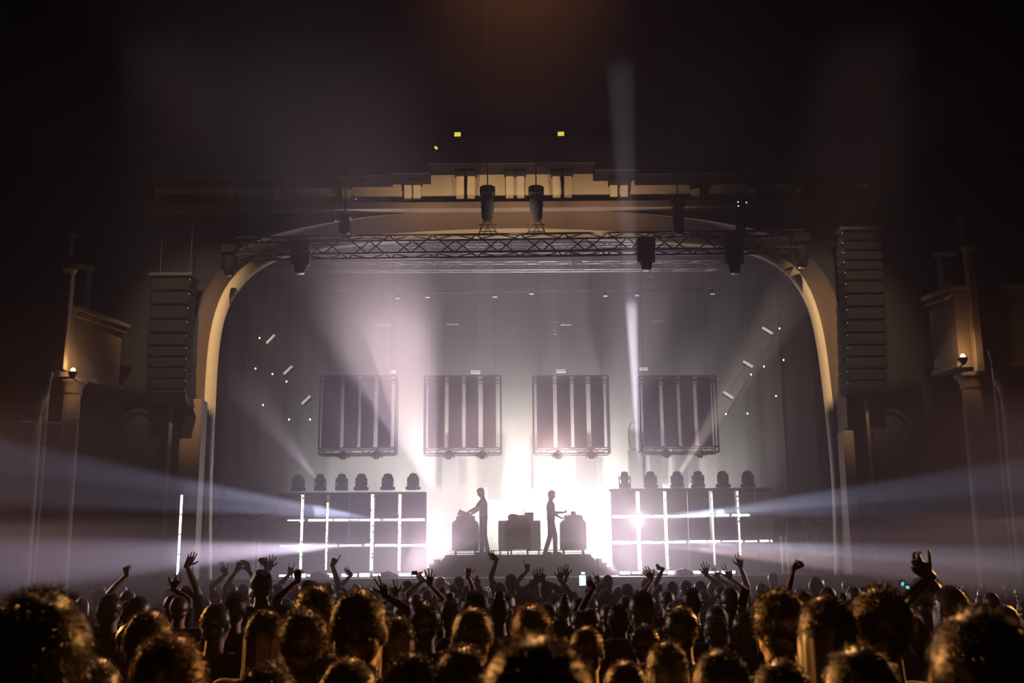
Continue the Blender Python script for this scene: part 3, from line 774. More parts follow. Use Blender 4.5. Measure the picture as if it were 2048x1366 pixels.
# small plates of light in rows over the pods
for i, (x, y, wd, ht, k) in enumerate(((787, 744, 12, 7, 0), (951, 744, 20, 8, 1), (1122, 742, 20, 8, 1), (1287, 738, 18, 7, 1))):
    c = P(x, y, 33)
    t = thing('wash_lamp', 'small lit rectangular wash lamp above the %s hanging pod' % PN[i].split(' and')[0], 'stage light', c, 'wash lamps over the pods')
    s = 33 / F
    link('face', MB().bbox((0, 0, 0), (wd * s, .03, ht * s), .01), M['dimstrip'], t)
    link('housing', MB().bbox((0, .08, 0), (wd * s * 1.1, .12, ht * s * 1.3), .02), M['fixture'], t)
    link('hanger', MB().tube((0, .1, 0), (0, .1, STZ + .5 - c.z), .004), M['darkmetal'], t)
bp = P(1035, 590, 34).z
t = thing('ceiling_batten', 'pipe over the stage carrying a row of small round lamps', 'truss', (0.1, 34, bp + .12))
link('pipe', MB().tube((-6, 0, 0), (6.2, 0, 0), .025), M['darkmetal'], t)
for k in range(5): link('hanger', MB().tube((-5 + 2.5 * k, 0, 0), (-5 + 2.5 * k, 0, STZ + .5 - bp - .12), .006), M['darkmetal'], t)
for i, (x, y) in enumerate(((795, 597), (855, 595), (990, 594), (1063, 588), (1211, 592), (1274, 591), (1425, 588))):
    t = thing('par_lamp', 'small round lamp on the pipe above the pods, %s from the left' % ['first', 'second', 'third', 'fourth', 'fifth', 'sixth', 'last'][i], 'stage light', P(x, y, 34), 'round lamps on the upper pipe')
    link('clamp', MB().tube((0, .02, 0), (0, .02, bp + .12 - t.location.z), .01), M['darkmetal'], t)
    link('can', MB().tube((0, 0, .0), (0, .03, .14), .08, .06, 14), M['fixture'], t)
    link('lens', MB().lathe([(.08, -.01), (.075, .005)]), M['dimstrip'], t)
# vertical cable ladders
for i, x in enumerate((957, 1109, 1263)):
    c = P(x, 655, 33.5)
    t = thing('cable_ladder', 'short cable ladder above the pods, %s of three' % ['left', 'middle', 'right'][i], 'ladder', c)
    for s in (-1, 1): link('rail', MB().tube((s * .05, 0, -.35), (s * .05, 0, STZ + .5 - c.z), .005), M['darkmetal'], t)
    for k in range(4): link('rung', MB().tube((-.07, 0, -.22 + .13 * k), (.07, 0, -.22 + .13 * k), .012), M['alu'], t)
for i, (x, y, wd) in enumerate(((765, 651, 30), (905, 648, 26), (1132, 649, 22), (1315, 642, 26), (612, 554, 14), (1300, 553, 14))):
    t = thing('strip_fixture', 'faint strip fixture high over the stage, %s of six' % ['first', 'second', 'third', 'fourth', 'fifth', 'last'][i], 'stage light', P(x, y, 34.5), 'faint strip fixtures')
    s = 34.5 / F
    link('trough', MB().bbox((0, 0, 0), (wd * s, .12, .06), .01), M['alu'], t)
    link('hanger', MB().tube((0, 0, 0), (0, 0, STZ + .5 - t.location.z), .004), M['darkmetal'], t)

# lamps hung from the front truss, seen as black blobs
for i, (x, y0, y1, wd) in enumerate(((460, 492, 552, .36), (602, 484, 548, .46), (1291, 478, 541, .42), (1466, 470, 548, .44), (1600, 468, 536, .42))):
    p, q = P(x, y0, 24.0), P(x, y1, 24.0); H = p.z - q.z
    t = thing('hanging_moving_head', 'dark moving head lamp hung under the front truss, %s from the left' % ORD[i], 'stage light', (p.x, 24.0, p.z), 'lamps under the front truss')
    link('base', MB().bbox((0, 0, -H * .15), (wd, .34, H * .30), .03), M['fixture'], t)
    link('yoke', MB().bbox((0, 0, -H * .27), (wd * .9, .16, .05), .015).bbox((-wd * .42, 0, -H * .5), (.05, .16, H * .5), .015).bbox((wd * .42, 0, -H * .5), (.05, .16, H * .5), .015), M['fixture'], t)
    hd = link('head', MB().lathe([(wd * .12, -H), (wd * .26, -H * .97), (wd * .32, -H * .8), (wd * .38, -H * .6), (wd * .36, -H * .35), (wd * .2, -H * .3)], n=14), M['fixture'], t, True)
    link('lens_ring', MB().lathe([(wd * .14, -H * 1.01), (wd * .2, -H * .99)]), M['alu'], hd)
# motors with their chain and rigging over the truss
for i, (x, y0, y1, wd) in enumerate(((690, 430, 470, 30), (975, 372, 442, 34), (1072, 372, 442, 34), (1355, 395, 470, 30), (1480, 430, 470, 26))):
    a, b = P(x, y0, 23.9), P(x, y1, 23.9); s = 23.9 / F
    t = thing('chain_hoist', 'dark chain hoist and bag above the front truss, %s from the left' % ORD[i], 'hoist', (a.x, 23.9, b.z), 'chain hoists')
    H = a.z - b.z
    link('motor', MB().bbox((0, 0, H * .85), (wd * s * .95, .3, H * .28), .05), M['fixture'], t)
    link('chain_bag', MB().lathe([(wd * s * .2, 0), (wd * s * .36, .06), (wd * s * .42, H * .5), (wd * s * .34, H * .75)], n=12), M['drape'], t, True)
    link('chain', MB().tube((0, 0, H), (0, 0, CZ - b.z - .05), .014), M['darkmetal'], t)
    hz = b.z - P(x, 470, 24.1).z
    for k in (-1, 1):
        link('sling', MB().tube((k * .05, 0, .1), (k * .22, .2, -hz), .014), M['darkmetal'], t)
        link('sling', MB().tube((k * .12, 0, .1), (-k * .1, .2, -hz), .010), M['darkmetal'], t)
        link('spreader', MB().tube((-.2, .1, -hz * (.5 + k * .3)), (.2, .1, -hz * (.5 + k * .3)), .012), M['darkmetal'], t)
# battery of slanted bars at upper left, catching light
for i, (p0, p1) in enumerate((((686, 396), (696, 446)), ((664, 414), (672, 442)), ((706, 390), (712, 398)))):
    link('rigging_bar', MB().tube(P(*p0, 24), P(*p1, 24), .02), M['alu'], None, label='bright slanted rigging bar above the left of the front truss, %s of three' % ['longest', 'left', 'topmost'][i], category='rigging')
for i, (x, y) in enumerate(((1476, 404), (1477, 412), (1493, 405))):
    t = thing('pin_lamp', 'tiny white point lamp above the right end of the front truss, %s of three' % ['upper left', 'lower left', 'right'][i], 'stage light', P(x, y, 24), 'tiny point lamps over the front truss')
    link('bulb', MB().ell((0, 0, 0), (.014, .014, .014), None, 8, 6), M['lampface'], t)
    wire(t, CZ - .02)
for i, (p0, p1) in enumerate((((1330, 500), (1318, 585)), ((1150, 540), (1132, 490)))):
    a, b = P(*p0, 28), P(*p1, 28)
    t = thing('rope_ladder', 'thin access ladder hanging from the rig, %s' % ['right of the third hoist', 'near the middle'][i], 'ladder', a)
    o = Vector((.25, 0, 0)); hi = max(a.z, b.z); tp_ = a if a.z > b.z else b
    link('hanger', MB().tube(tp_ - a, tp_ - a + Vector((0, 0, STZ + .5 - hi)), .005), M['darkmetal'], t)
    link('rail', MB().tube((0, 0, 0), b - a, .012), M['alu'], t); link('rail', MB().tube(o, b - a + o, .012), M['alu'], t)
    for k in range(7): link('rung', MB().tube((b - a) * (k / 6), (b - a) * (k / 6) + o, .010, None, 5), M['alu'], t)

# stage edge: white strip lights and a few wedges
for i, (x0, x1, y) in enumerate(((556, 672, 1146), (682, 716, 1144), (716, 850, 1151), (1238, 1262, 1149), (1262, 1382, 1147), (1384, 1402, 1141), (1404, 1474, 1143))):
    Y = 26.6; a, b = P(x0, y, Y), P(x1, y, Y)
    t = thing('footlight', 'white strip light lying along the stage edge, %s from the left' % ['first', 'second', 'third', 'fourth', 'fifth', 'sixth', 'last'][i], 'stage light', ((a.x + b.x) / 2, Y, SZ), 'strip lights on the stage edge')
    n = max(1, int((x1 - x0) / 24)); wd = (b.x - a.x)
    link('tray', MB().bbox((0, .06, .03), (wd, .14, .06), .01), M['fixture'], t)
    for k in range(n):
        link('tube', MB().box((-wd / 2 + wd * (k + .5) / n, -.02, .07), (wd / n * random.uniform(.75, .97), .03, random.choice((.05, .07, .09)))), M['strip'], t)
for i, x in enumerate((1368, 1300, 640, 780)):
    p = P(x, 1150, 26.0)
    t = thing('wedge_monitor', 'stage monitor wedge lying behind the strip lights, %s' % ['right of centre on the right side', 'left on the right side', 'outer on the left side', 'inner on the left side'][i], 'loudspeaker', (p.x, 26.0, SZ))
    link('cabinet', MB().prism([(-.2, 0), (.2, 0), (.2, .08), (-.02, .17), (-.2, .12)], -.18, .18), M['fixture'], t)
    link('grille', MB().box((.08, 0, .13), (.24, .3, .01), Matrix.Rotation(R(22), 3, 'Y')), M['darkmetal'], t)

# upright light tube at the left of the stalls
a, b = P(369, 989, 22), P(355, 1150, 22)
t = thing('glow_strip', 'tall thin upright white light tube left of the stage', 'light', (b.x, 22, fl(22)))
z0 = fl(22)
link('pole', MB().tube((0, 0, 0.02), (0, 0, b.z - z0), .018), M['alu'], t)
for k in range(4):
    h = (a.z - b.z) / 4
    link('tube', MB().tube((0, 0, b.z - z0 + h * k + .01), (0, 0, b.z - z0 + h * (k + 1) - .01), .024), M['strip'], t)
link('foot', MB().lathe([(.22, 0), (.22, .02), (.03, .04)]), M['darkmetal'], t)
# small box towers and stands in the wings
for x, y0, Y, nm in ((513, 1078, 28.0, 'left'), (1567, 1071, 28.0, 'right')):
    a = P(x, y0, Y)
    truss('truss_tower', 'small upright truss tower in the %s wing' % nm, (a.x, Y, SZ), (a.x, Y, a.z), .14, .14, M['alu'], .012)
def mic_stand(x, y, Y, label, boom=.35):
    a = P(x, y, Y)
    t = thing('microphone_stand', label, 'stand', (a.x, Y, SZ)); H = a.z - SZ
    link('foot', MB().lathe([(.14, 0), (.14, .02), (.02, .03)]), M['darkmetal'], t)
    link('pole', MB().tube((0, 0, 0), (0, 0, H), .012), M['darkmetal'], t)
    link('boom', MB().tube((-boom * .4, 0, H - .08), (boom, 0, H + .12), .010), M['darkmetal'], t)
    link('microphone', MB().cap((boom, 0, H + .12), .02, (boom + .1, 0, H + .14), .028), M['alu'], t, True)
for x, y, lb, bm in ((508, 1035, 'microphone stand in the left wing by the panel wall', .3), (1618, 1052, 'microphone boom stand in the right wing, left of the drums', .3), (1640, 1046, 'microphone boom stand in the right wing, right of the drums', -.3)):
    mic_stand(x, y, 28.5, lb, bm)
# equipment rack and drums in the right wing
a, b = P(1572, 1034, 28.8), P(1600, 1070, 28.8)
t = thing('equipment_rack', 'tall dark equipment rack in the right wing beside the panel wall', 'rack', ((a.x + b.x) / 2, 28.8, SZ)); H = a.z - SZ
link('cabinet', MB().bbox((0, 0, H / 2), (b.x - a.x, .5, H), .02), M['fixture'], t)
for k in range(6): link('rack_unit', MB().bbox((0, -.255, .2 + k * (H - .3) / 6), ((b.x - a.x) * .85, .02, (H - .3) / 7), .005), M['gear'], t)
link('handle', MB().tube(((a.x - b.x) / 2 - .02, -.1, H * .6), ((a.x - b.x) / 2 - .02, -.1, H * .9), .012), M['alu'], t)
p = P(1636, 1085, 28.2)
t = thing('drum_kit', 'small dark drum kit in the right wing', 'drums', (p.x, 28.2, SZ))
for x, z, r, h, tp in ((0, .28, .26, .35, 1), (-.22, .62, .14, .2, 0), (.22, .62, .15, .2, 0), (.5, .3, .2, .35, 0)):
    if tp: link('bass_drum', MB().tube((0, -.18, .28), (0, .18, .28), .27, None, 20), M['gear'], t)
    else:
        link('drum', MB().tube((x, 0, z - h / 2), (x, 0, z + h / 2), r, None, 16), M['gear'], t)
        link('hoop', MB().tube((x, 0, z + h / 2 - .01), (x, 0, z + h / 2 + .01), r * 1.04, None, 16), M['alu'], t)
for x, z in ((-.45, .95), (.45, 1.0)):
    link('cymbal', MB().lathe([(.2, 0), (.05, .03), (.01, .04)], (x, 0, z)), M['alu'], t, True)
    link('cymbal_stand', MB().tube((x, 0, 0), (x, 0, z), .01), M['alu'], t)
#--PART4
# ------------------------------------------------------------------ people
def hand_mesh(W, d, s, n, k=1.0, pose='open', right=1, voxel=.005):
    """hand from the wrist W along d; s points to the thumb side, n is the palm normal"""
    W = Vector(W); d = Vector(d).normalized(); s = (Vector(s) - d * Vector(s).dot(d)).normalized(); n = d.cross(s) * right
    mb = MB()
    pts = lambda a, b, c: W + (d * a + s * b + n * c) * k
    # palm
    for u in (-.027, -.009, .009, .027):
        mb.cap(pts(-.01, u * .55, 0), .017 * k, pts(.085 - abs(u) * .2, u * 1.15, 0), .0125 * k, 8)
    mb.cap(pts(.02, .016, .004), .017 * k, pts(.05, .03, .008), .015 * k, 8)
    L_ = {'i': (.045, .026, .020), 'm': (.050, .030, .022), 'r': (.046, .028, .021), 'p': (.036, .021, .018)}
    base = {'i': .030, 'm': .010, 'r': -.011, 'p': -.031}
    curl = dict(open=(8, 6, 8, 12), relaxed=(35, 30, 38, 45), fist=(78, 82, 88, 94), point=(5, 88, 90, 90), spread=(4, 4, 80, 85),
                horns=(6, 86, 88, 8), thumb=(76, 82, 88, 95), hold=(50, 55, 58, 60), two=(6, 10, 85, 88), fan=(10, 5, 8, 14), droop=(20, 26, 30, 36))[pose]
    sp = dict(open=1.0, fan=1.9, spread=2.4, two=1.6)[pose] if pose in ('open', 'fan', 'spread', 'two') else .45
    for j, f in enumerate('imrp'):
        b = pts(.083 - abs(base[f]) * .2, base[f] * 1.12, 0); a = R(curl[j]); side = base[f] * 5.5 * sp
        dirv = (d + s * side).normalized(); r = (.0095, .0098, .0092, .0080)[j] * k
        tot = 0
        for q, ln in enumerate(L_[f]):
            tot += a * (1.0 if q else .85)
            v = dirv * math.cos(tot) + n * math.sin(tot)
            e = b + v * ln * k
            mb.cap(b, r, e, r * .90, 7); b = e; r *= .92
    tc = {'thumb': (d * .8 + s * .75, 4), 'fist': (d * .75 + s * .25 + n * .7, 55), 'hold': (d * .6 + s * .5 + n * .7, 25), 'point': (d * .8 + s * .2 + n * .6, 45)}.get(pose, (d * .62 + s * .8 + n * .15, 12))
    b = pts(.022, .024, .006); v = tc[0].normalized(); r = .0125 * k
    for ln in (.038, .032, .025):
        e = b + v * ln * k; mb.cap(b, r, e, r * .88, 7); b = e; r *= .88
        v = (v * math.cos(R(tc[1])) + (n * .6 + d * .5 - s * .4).normalized() * math.sin(R(tc[1]))).normalized()
    return remesh(mb.mesh('hand'), voxel * k, 1)

def join(name, meshes):
    vs, fs, o = [], [], 0
    for me in meshes:
        vs += [tuple(v.co) for v in me.vertices]; fs += [tuple(i + o for i in p.vertices) for p in me.polygons]; o = len(vs)
    out = bpy.data.meshes.new(name); out.from_pydata(vs, [], fs); out.shade_smooth()
    for me in meshes: bpy.data.meshes.remove(me)
    return out

HC = Vector((0, .015, 1.625))    # head centre
def head_parts(mb, T, fine=False):
    """skull, jaw, nose, ears, brow, chin; face looks along +Y; T maps head space to body space"""
    q = lambda x, y, z: T @ Vector((x, y, z))
    rot = T.to_3x3()
    nu, nv = (24, 16) if fine else (14, 10)
    mb.ell(q(0, -.008, .022), (.073, .092, .094), rot, nu, nv)
    mb.ell(q(0, .018, -.035), (.058, .070, .078), rot, nu, nv)
    mb.cap(q(0, .050, -.088), .026, q(0, .062, -.092), .020, 8)                       # chin
    mb.cap(q(-.045, .01, -.06), .022, q(0, .055, -.086), .024, 8).cap(q(.045, .01, -.06), .022, q(0, .055, -.086), .024, 8)
    mb.cap(q(0, .084, .012), .008, q(0, .103, -.022), .0125, 8)                        # nose
    mb.cap(q(-.011, .090, -.026), .008, q(.011, .090, -.026), .008, 8)
    mb.cap(q(-.032, .074, .030), .011, q(.032, .074, .030), .011, 8)                  # brow
    mb.cap(q(-.018, .082, -.050), .007, q(.018, .082, -.050), .007, 8).cap(q(-.015, .080, -.061), .008, q(.015, .080, -.061), .008, 8)   # lips
    for s in (-1, 1):
        mb.cap(q(s * .040, .066, -.015), .018, q(s * .048, .04, -.01), .020, 8)          # cheeks
        mb.ell(q(s * .078, -.008, -.004), (.009, .019, .031), rot @ Matrix.Rotation(s * R(-18), 3, 'Z'), 10, 8)  # ears
        mb.cap(q(s * .074, -.004, -.012), .009, q(s * .078, -.010, .002), .008, 6)

def hair_mesh(T, style, rnd, strands=0, swid=.0009):
    q = lambda x, y, z: T @ Vector((x, y, z)); rot = T.to_3x3()
    mb = MB(); sd = rnd.uniform(0, 99)
    amp = dict(short=.035, curly=.07, long=.03, bun=.02, tousled=.06, cap=.0, bald=0)[style]
    gr = dict(short=1.0, curly=1.09, long=1.05, bun=1.0, tousled=1.04, cap=1.0, bald=.97)[style]
    def fn(p):
        k = 1 + amp * (noise.noise(Vector((p.x * 3 + sd, p.y * 3, p.z * 3))) * 1.4 + noise.noise(Vector((p.x * 9 + sd, p.y * 9, p.z * 9))) * .6)
        if p.y > .35 and p.z < .45: k *= .86        # leave the face free
        if p.z < -.45: k *= .93
        return k
    if style != 'bald':
        mb.ell(q(0, -.016, .026), (.083 * gr, .100 * gr, .100 * gr), rot, 28, 20, fn)
        mb.ell(q(0, -.045, -.03), (.066 * gr, .055 * gr, .075), rot, 18, 12, fn)
    if style == 'long':
        for x, y, w_, l in ((-.052, -.045, .034, .30), (0, -.075, .045, .36), (.052, -.045, .034, .31), (-.028, -.07, .042, .34), (.028, -.07, .042, .35), (-.07, 0, .024, .24), (.07, 0, .024, .24)):
            p0 = q(x, y, 0); mb.cap(p0, w_, p0 + Vector((x * .35, -.03, -l)), w_ * .45, 8)
    if style == 'bun':
        mb.ell(q(0, -.06, .13), (.042, .042, .038), rot, 14, 10, fn)
        mb.cap(q(0, -.045, .10), .025, q(0, -.055, .12), .025, 8)
    if style == 'cap':
        mb.v, mb.f = [], []
        mb.ell(q(0, -.012, .045), (.086, .104, .078), rot, 22, 14, lambda p: 1 if p.z > -.2 else .93)
        mb.ell(q(0, .11, .035), (.062, .06, .010), rot, 16, 8)
        mb.ell(q(0, -.012, .124), (.008, .008, .006), rot, 8, 6)
        mb.ell(q(0, -.04, -.03), (.068, .06, .07), rot, 16, 10)
    if style in ('long', 'bun', 'cap'):
        hm = remesh(mb.mesh('h'), .011, 4)
        mb = MB(); mb.v = [tuple(v.co) for v in hm.vertices]; mb.f = [tuple(p.vertices) for p in hm.polygons]
        bpy.data.meshes.remove(hm)
    for _ in range(strands):
        u = rnd.uniform(0, 2 * math.pi); zz = rnd.uniform(-.55, 1) if style != 'long' else rnd.uniform(-.2, 1)
        rr = math.sqrt(max(0, 1 - zz * zz)); p = Vector((rr * math.cos(u), rr * math.sin(u), zz))
        if p.y > .3 and p.z < .35: continue
        k = fn(p) * .99 * gr
        loc = Vector((p.x * .083 * k, p.y * .100 * k - .016, p.z * .100 * k + .026))
        nrm = Vector((p.x / .083, p.y / .1, p.z / .1)).normalized()
        comb = Vector((rnd.gauss(0, .5), rnd.gauss(-.3, .4), rnd.gauss(-.5 if zz < .6 else 0, .4)))
        lift = dict(short=.25, curly=.5, tousled=.5, long=.15, bun=.2, cap=.1, bald=.1)[style]
        v = (nrm * lift + comb * .6).normalized(); ln = rnd.uniform(.008, .02) * (1.3 if style in ('curly', 'tousled') else 1)
        a = loc; b = a + v * ln * .6; v2 = (v + Vector((rnd.gauss(0, .35), rnd.gauss(0, .35), -.35))).normalized(); c = b + v2 * ln * .6
        sdv = v.cross(Vector((rnd.gauss(0, 1), rnd.gauss(0, 1), rnd.gauss(0, 1)))).normalized() * swid / 2
        P5 = [T @ x for x in (a - sdv, a + sdv, b - sdv * .8, b + sdv * .8, c)]
        mb.add(P5, [(0, 1, 3, 2), (2, 3, 4)])
    me = mb.mesh('hair', True)
    return me

def body_set(arms=None, style='short', strands=0, voxel=.016, pitch=0, yaw=0, rnd=random, swid=.0009, stance=None, female=False, lean=0.0, shirtless=False):
    """meshes of one figure 1.75 m tall standing at the origin and looking along +Y.
    arms: {side: (elbow, wrist, hand direction, thumb side, palm flip, pose)} with side -1 left, +1 right"""
    arms = arms or {}; sw = .165 if female else .185
    L = lambda z, y=0: Vector((0, y + lean * max(0, z - .95), z))
    sk = MB(); sh = MB(); tr = MB(); so = MB(); hands = []
    T = Matrix.Translation(HC + Vector((0, lean * .68, 0))) @ Matrix.Translation((0, 0, -.09)) @ Matrix.Rotation(yaw, 4, 'Z') @ Matrix.Rotation(-pitch, 4, 'X') @ Matrix.Translation((0, 0, .09))
    head_parts(sk, T, voxel < .012)
    sk.cap(L(1.42, -.01), .062, T @ Vector((0, -.012, -.05)), .054, 12)
    # torso
    for z0, r0, z1, r1, x in ((.98, .105, 1.12, .095, .055), (1.12, .098, 1.32, .11, .07), (1.32, .11, 1.38, .085, .085)):
        for s in (-1, 1): sk.cap(L(z0) + Vector((s * x * .9, 0, 0)), r0 * .95, L(z1) + Vector((s * x, 0, 0)), r1 * .95, 12)
        for s in (-1, 1): sh.cap(L(z0) + Vector((s * x * .9, 0, 0)), r0 + .012, L(z1) + Vector((s * x, 0, 0)), r1 + .012, 12)
    for s in (-1, 1):
        S = L(1.41) + Vector((s * sw, -.005, 0))
        if s in arms:
            E, Wr, hd, th, flip, pose = arms[s]
            if E.z > 1.41: S = S + Vector((-s * .015, 0, .035))
        else:
            E = S + Vector((s * .055, -.02, -.28)); Wr = E + Vector((-s * .01, .08, -.24)); hd = Vector((0, .2, -1)); th = Vector((-s * .3, 1, 0)); flip = s; pose = 'relaxed'
        sk.cap(L(1.37) + Vector((s * .08, 0, 0)), .07, S, .057, 12); sh.cap(L(1.37) + Vector((s * .08, 0, 0)), .082, S, .071, 12)
        sk.cap(S, .054, S.lerp(E, .45), .047, 12).cap(S.lerp(E, .45), .047, E, .037, 12)
        sh.cap(S, .068, S.lerp(E, .62), .062, 12)
        sk.cap(E, .038, E.lerp(Wr, .35), .040, 12).cap(E.lerp(Wr, .35), .040, Wr, .026, 12)
        hands.append((Wr, hd, th, flip, pose))
        # legs
        st = (stance or {}).get(s, (0, 0, 0))
        H = Vector((s * .09, 0, .93)); K = Vector((s * .10 + st[0] * .5, .03 + st[1] * .5 + st[2], .50)); A = Vector((s * .11 + st[0], -.01 + st[1], .09))
        for b_, g in ((sk, 0), (tr, .014)):
            b_.cap(H, .088 + g, K, .056 + g, 12).cap(K, .057 + g, K.lerp(A, .35), .055 + g, 12).cap(K.lerp(A, .35), .054 + g, A, .036 + g * 1.8, 12)
        sk.cap(A + Vector((0, -.02, -.04)), .034, A + Vector((s * .01, .13, -.06)), .028, 8)
        so.cap(A + Vector((0, -.035, -.045)), .043, A + Vector((s * .01, .14, -.05)), .038, 10).box(A + Vector((0, .05, -.08)), (.085, .26, .018))
    for s in (-1, 1): tr.cap(Vector((s * .05, 0, .95)), .115, Vector((s * .045, 0, 1.03)), .108, 12)
    meshes = [remesh(sk.mesh('b'), voxel, 3)]
    for Wr, hd, th, flip, pose in hands: meshes.append(hand_mesh(Wr, hd, th, None, 1.0, pose, flip, .005 if voxel < .013 or arms else .009))
    out = dict(body=join('body', meshes), hair=hair_mesh(T, style, rnd, strands, swid))
    out['shirt'] = remesh(sh.mesh('s'), .02, 2); out['trousers'] = remesh(tr.mesh('t'), .022, 2); out['shoes'] = so.mesh('shoes', True)
    out['T'] = T
    return out
def person(meshes, label, loc, rz=0.0, k=1.0, hairm='hair_dark', skin='skin', tee='tee', group=None, legm='jeans'):
    t = thing('person', label, 'person', loc, group); t.rotation_euler = (0, 0, rz); t.scale = (k, k, k)
    b = link('body', meshes['body'], M[skin], t)
    for nm, mm in (('shirt', tee), ('trousers', legm), ('shoes', 'shoe'), ('hair', hairm)):
        me = meshes[nm]
        if me.materials and me.materials[0] != M[mm]: me = me.copy(); me.materials.clear()
        link(nm, me, M[mm], t)
    return t
def ik(S, Wt, L1=.285, L2=.255, pole=Vector((0, -.3, -1))):
    v = Wt - S; d = v.length
    if d > (L1 + L2) * .985: v = v * ((L1 + L2) * .985 / d); d = v.length; Wt = S + v
    a = (L1 * L1 - L2 * L2 + d * d) / (2 * d); h = math.sqrt(max(0, L1 * L1 - a * a))
    u = v / d; p = (pole - u * pole.dot(u)).normalized()
    return S + u * a + p * h, Wt

# performers: built sideways on to us
rnd = random.Random(11)
# left performer looks to the left (-X), right performer to the right (+X)
SH = Vector((.185, -.005, 1.41))
def arm_to(s, W, hd, pose, lean=0, flip=None, th=None, pole=Vector((0, -.5, -1))):
    S = Vector((s * .185, lean * .46 - .005, 1.41)); E, Wt = ik(S, Vector(W), pole=pole)
    return (E, Wt, Vector(hd), Vector(th or (-s, 0, .3)), flip if flip is not None else s, pose)
ms = body_set({-1: arm_to(-1, (-.12, .46, 1.06), (.1, 1, -.15), 'droop', .03), 1: arm_to(1, (.16, .38, 1.04), (0, 1, -.2), 'droop', .03)},
              'tousled', 0, .009, R(28), 0, rnd, stance={-1: (0, .05, .0), 1: (.02, -.10, .0)}, lean=.03)
def performer(ms, px, top, Y, rz, label, tee, hairm):
    tp = P(px, top, Y).z; k = (tp - RT) / 1.735
    t = person(ms, label, (P(px, 1050, Y).x, Y, RT), rz, k, hairm, 'skin', tee, 'performers on the riser', 'tee')
    for s in (-1, 1):
        e = link('eye', MB().ell(ms['T'] @ Vector((s * .030, .074, .010)), (.012, .010, .009), None, 10, 8), M['eye'], t, True)
    return t
performer(ms, 967, 976, 29.75, R(90), 'performer in dark clothes bending over the left table, facing left', 'tee2', 'hair_brown')
ms = body_set({-1: arm_to(-1, (-.14, .36, 1.15), (.1, 1, .1), 'fist', .0), 1: arm_to(1, (.17, .25, 1.0), (0, 1, -.5), 'droop', .0)},
              'curly', 0, .009, R(20), 0, rnd, stance={-1: (0, .12, .02), 1: (0, -.16, .02)}, lean=-.01)
performer(ms, 1102, 982, 29.75, R(-90), 'slim performer with curly hair before the right table, facing right', 'tee', 'hair_dark')

# ------------------------------------------------------------------ the crowd
# prototypes of bystanders with lowered arms
def proto(style, **k):
    r_ = random.Random(hash(style) % 97 if False else len(style) * 7 + int(k.get('female', False)))
    return body_set({}, style, rnd=r_, **k)
PR = {}
def get_proto(style, near):
    key = (style, near)
    if key not in PR:
        fem = style in ('long', 'bun')
        st = {0: 0, 1: 1600, 2: 5200}[near]
        PR[key] = body_set({}, style, st, {0: .018, 1: .014, 2: .012}[near], R(random.Random(len(PR)).uniform(-6, 8)), 0, random.Random(17 + len(PR)), {0: .001, 1: .0022, 2: .0012}[near], female=fem)
    return PR[key]
TEES = ['tee', 'tee', 'tee2', 'tee3', 'tee4', 'tee']
crnd = random.Random(5)
placed = []
def put(x, top, w, style, label, hairm='hair_dark', arms=None, d=None, rz=None, group=None, skin=None, tee=None, near=None, hidden=False):
    """x, top: photo pixels of the crown of the head; w: its width in pixels, which gives the distance
    arms: list of (side, wrist px, wrist py, tip px, tip py, pose)"""
    Y = d or F * .178 / w
    tp = P(x, top, Y); z0 = fl(Y)
    k = (tp.z - z0) / 1.765
    if style in ('bun',): k = (tp.z - z0) / 1.82
    k = max(.86, min(1.13, k))
    base = Vector((tp.x, Y, z0))
    if near is None: near = 2 if Y < 5.6 else (1 if Y < 9.5 else 0)
    rz = crnd.uniform(-.25, .25) if rz is None else rz
    skin = skin or ('skindark' if crnd.random() < .2 else 'skin'); tee = tee or crnd.choice(TEES)
    if arms:
        ad = {}
        for s, wx, wy, tx, ty, pose in arms:
            yy = Y - .05
            hl = dict(fist=.10, thumb=.11, droop=.14, hold=.12, point=.165).get(pose, .18) * k * F / Y    # hand length in pixels
            q = math.hypot(wx - tx, wy - ty); wx, wy = tx + (wx - tx) / q * hl, ty + (wy - ty) / q * hl
            Wt = (P(wx, wy, yy) - base) / k; Tp = (P(tx, ty, yy) - base) / k
            S = Vector((s * .17, -.005, 1.445))
            E, Wt2 = ik(S, Wt, pole=Vector((s * .8, -.3, -.6)))
            hd = Tp - Wt
            if hd.length < 1e-3: hd = Vector((0, 0, 1))
            th = Vector((-s * 1.0, .15, 0)); flip = s
            if pose in ('point', 'fist', 'hold', 'droop', 'thumb'): th = Vector((-1.0, .4, .0)) if tx <= wx else Vector((1.0, .4, 0))
            ad[s] = (E, Wt2, hd.normalized(), th, flip, pose)
        st = {0: 0, 1: 1500, 2: 4000}[near]
        ms = body_set(ad, style, st, .015 if Y < 11 else .018, 0, 0, crnd, {0: .001, 1: .0022, 2: .0012}[near], female=style in ('long', 'bun'))
        rz = 0
    else:
        ms = get_proto(style, near)
    t = person(ms, label, base, rz, k, hairm, skin, tee, group)
    placed.append((tp.x, Y, k))
    return t, base, k
#--CROWD
B, D_, Bl = 'hair_brown', 'hair_dark', 'hair_blond'
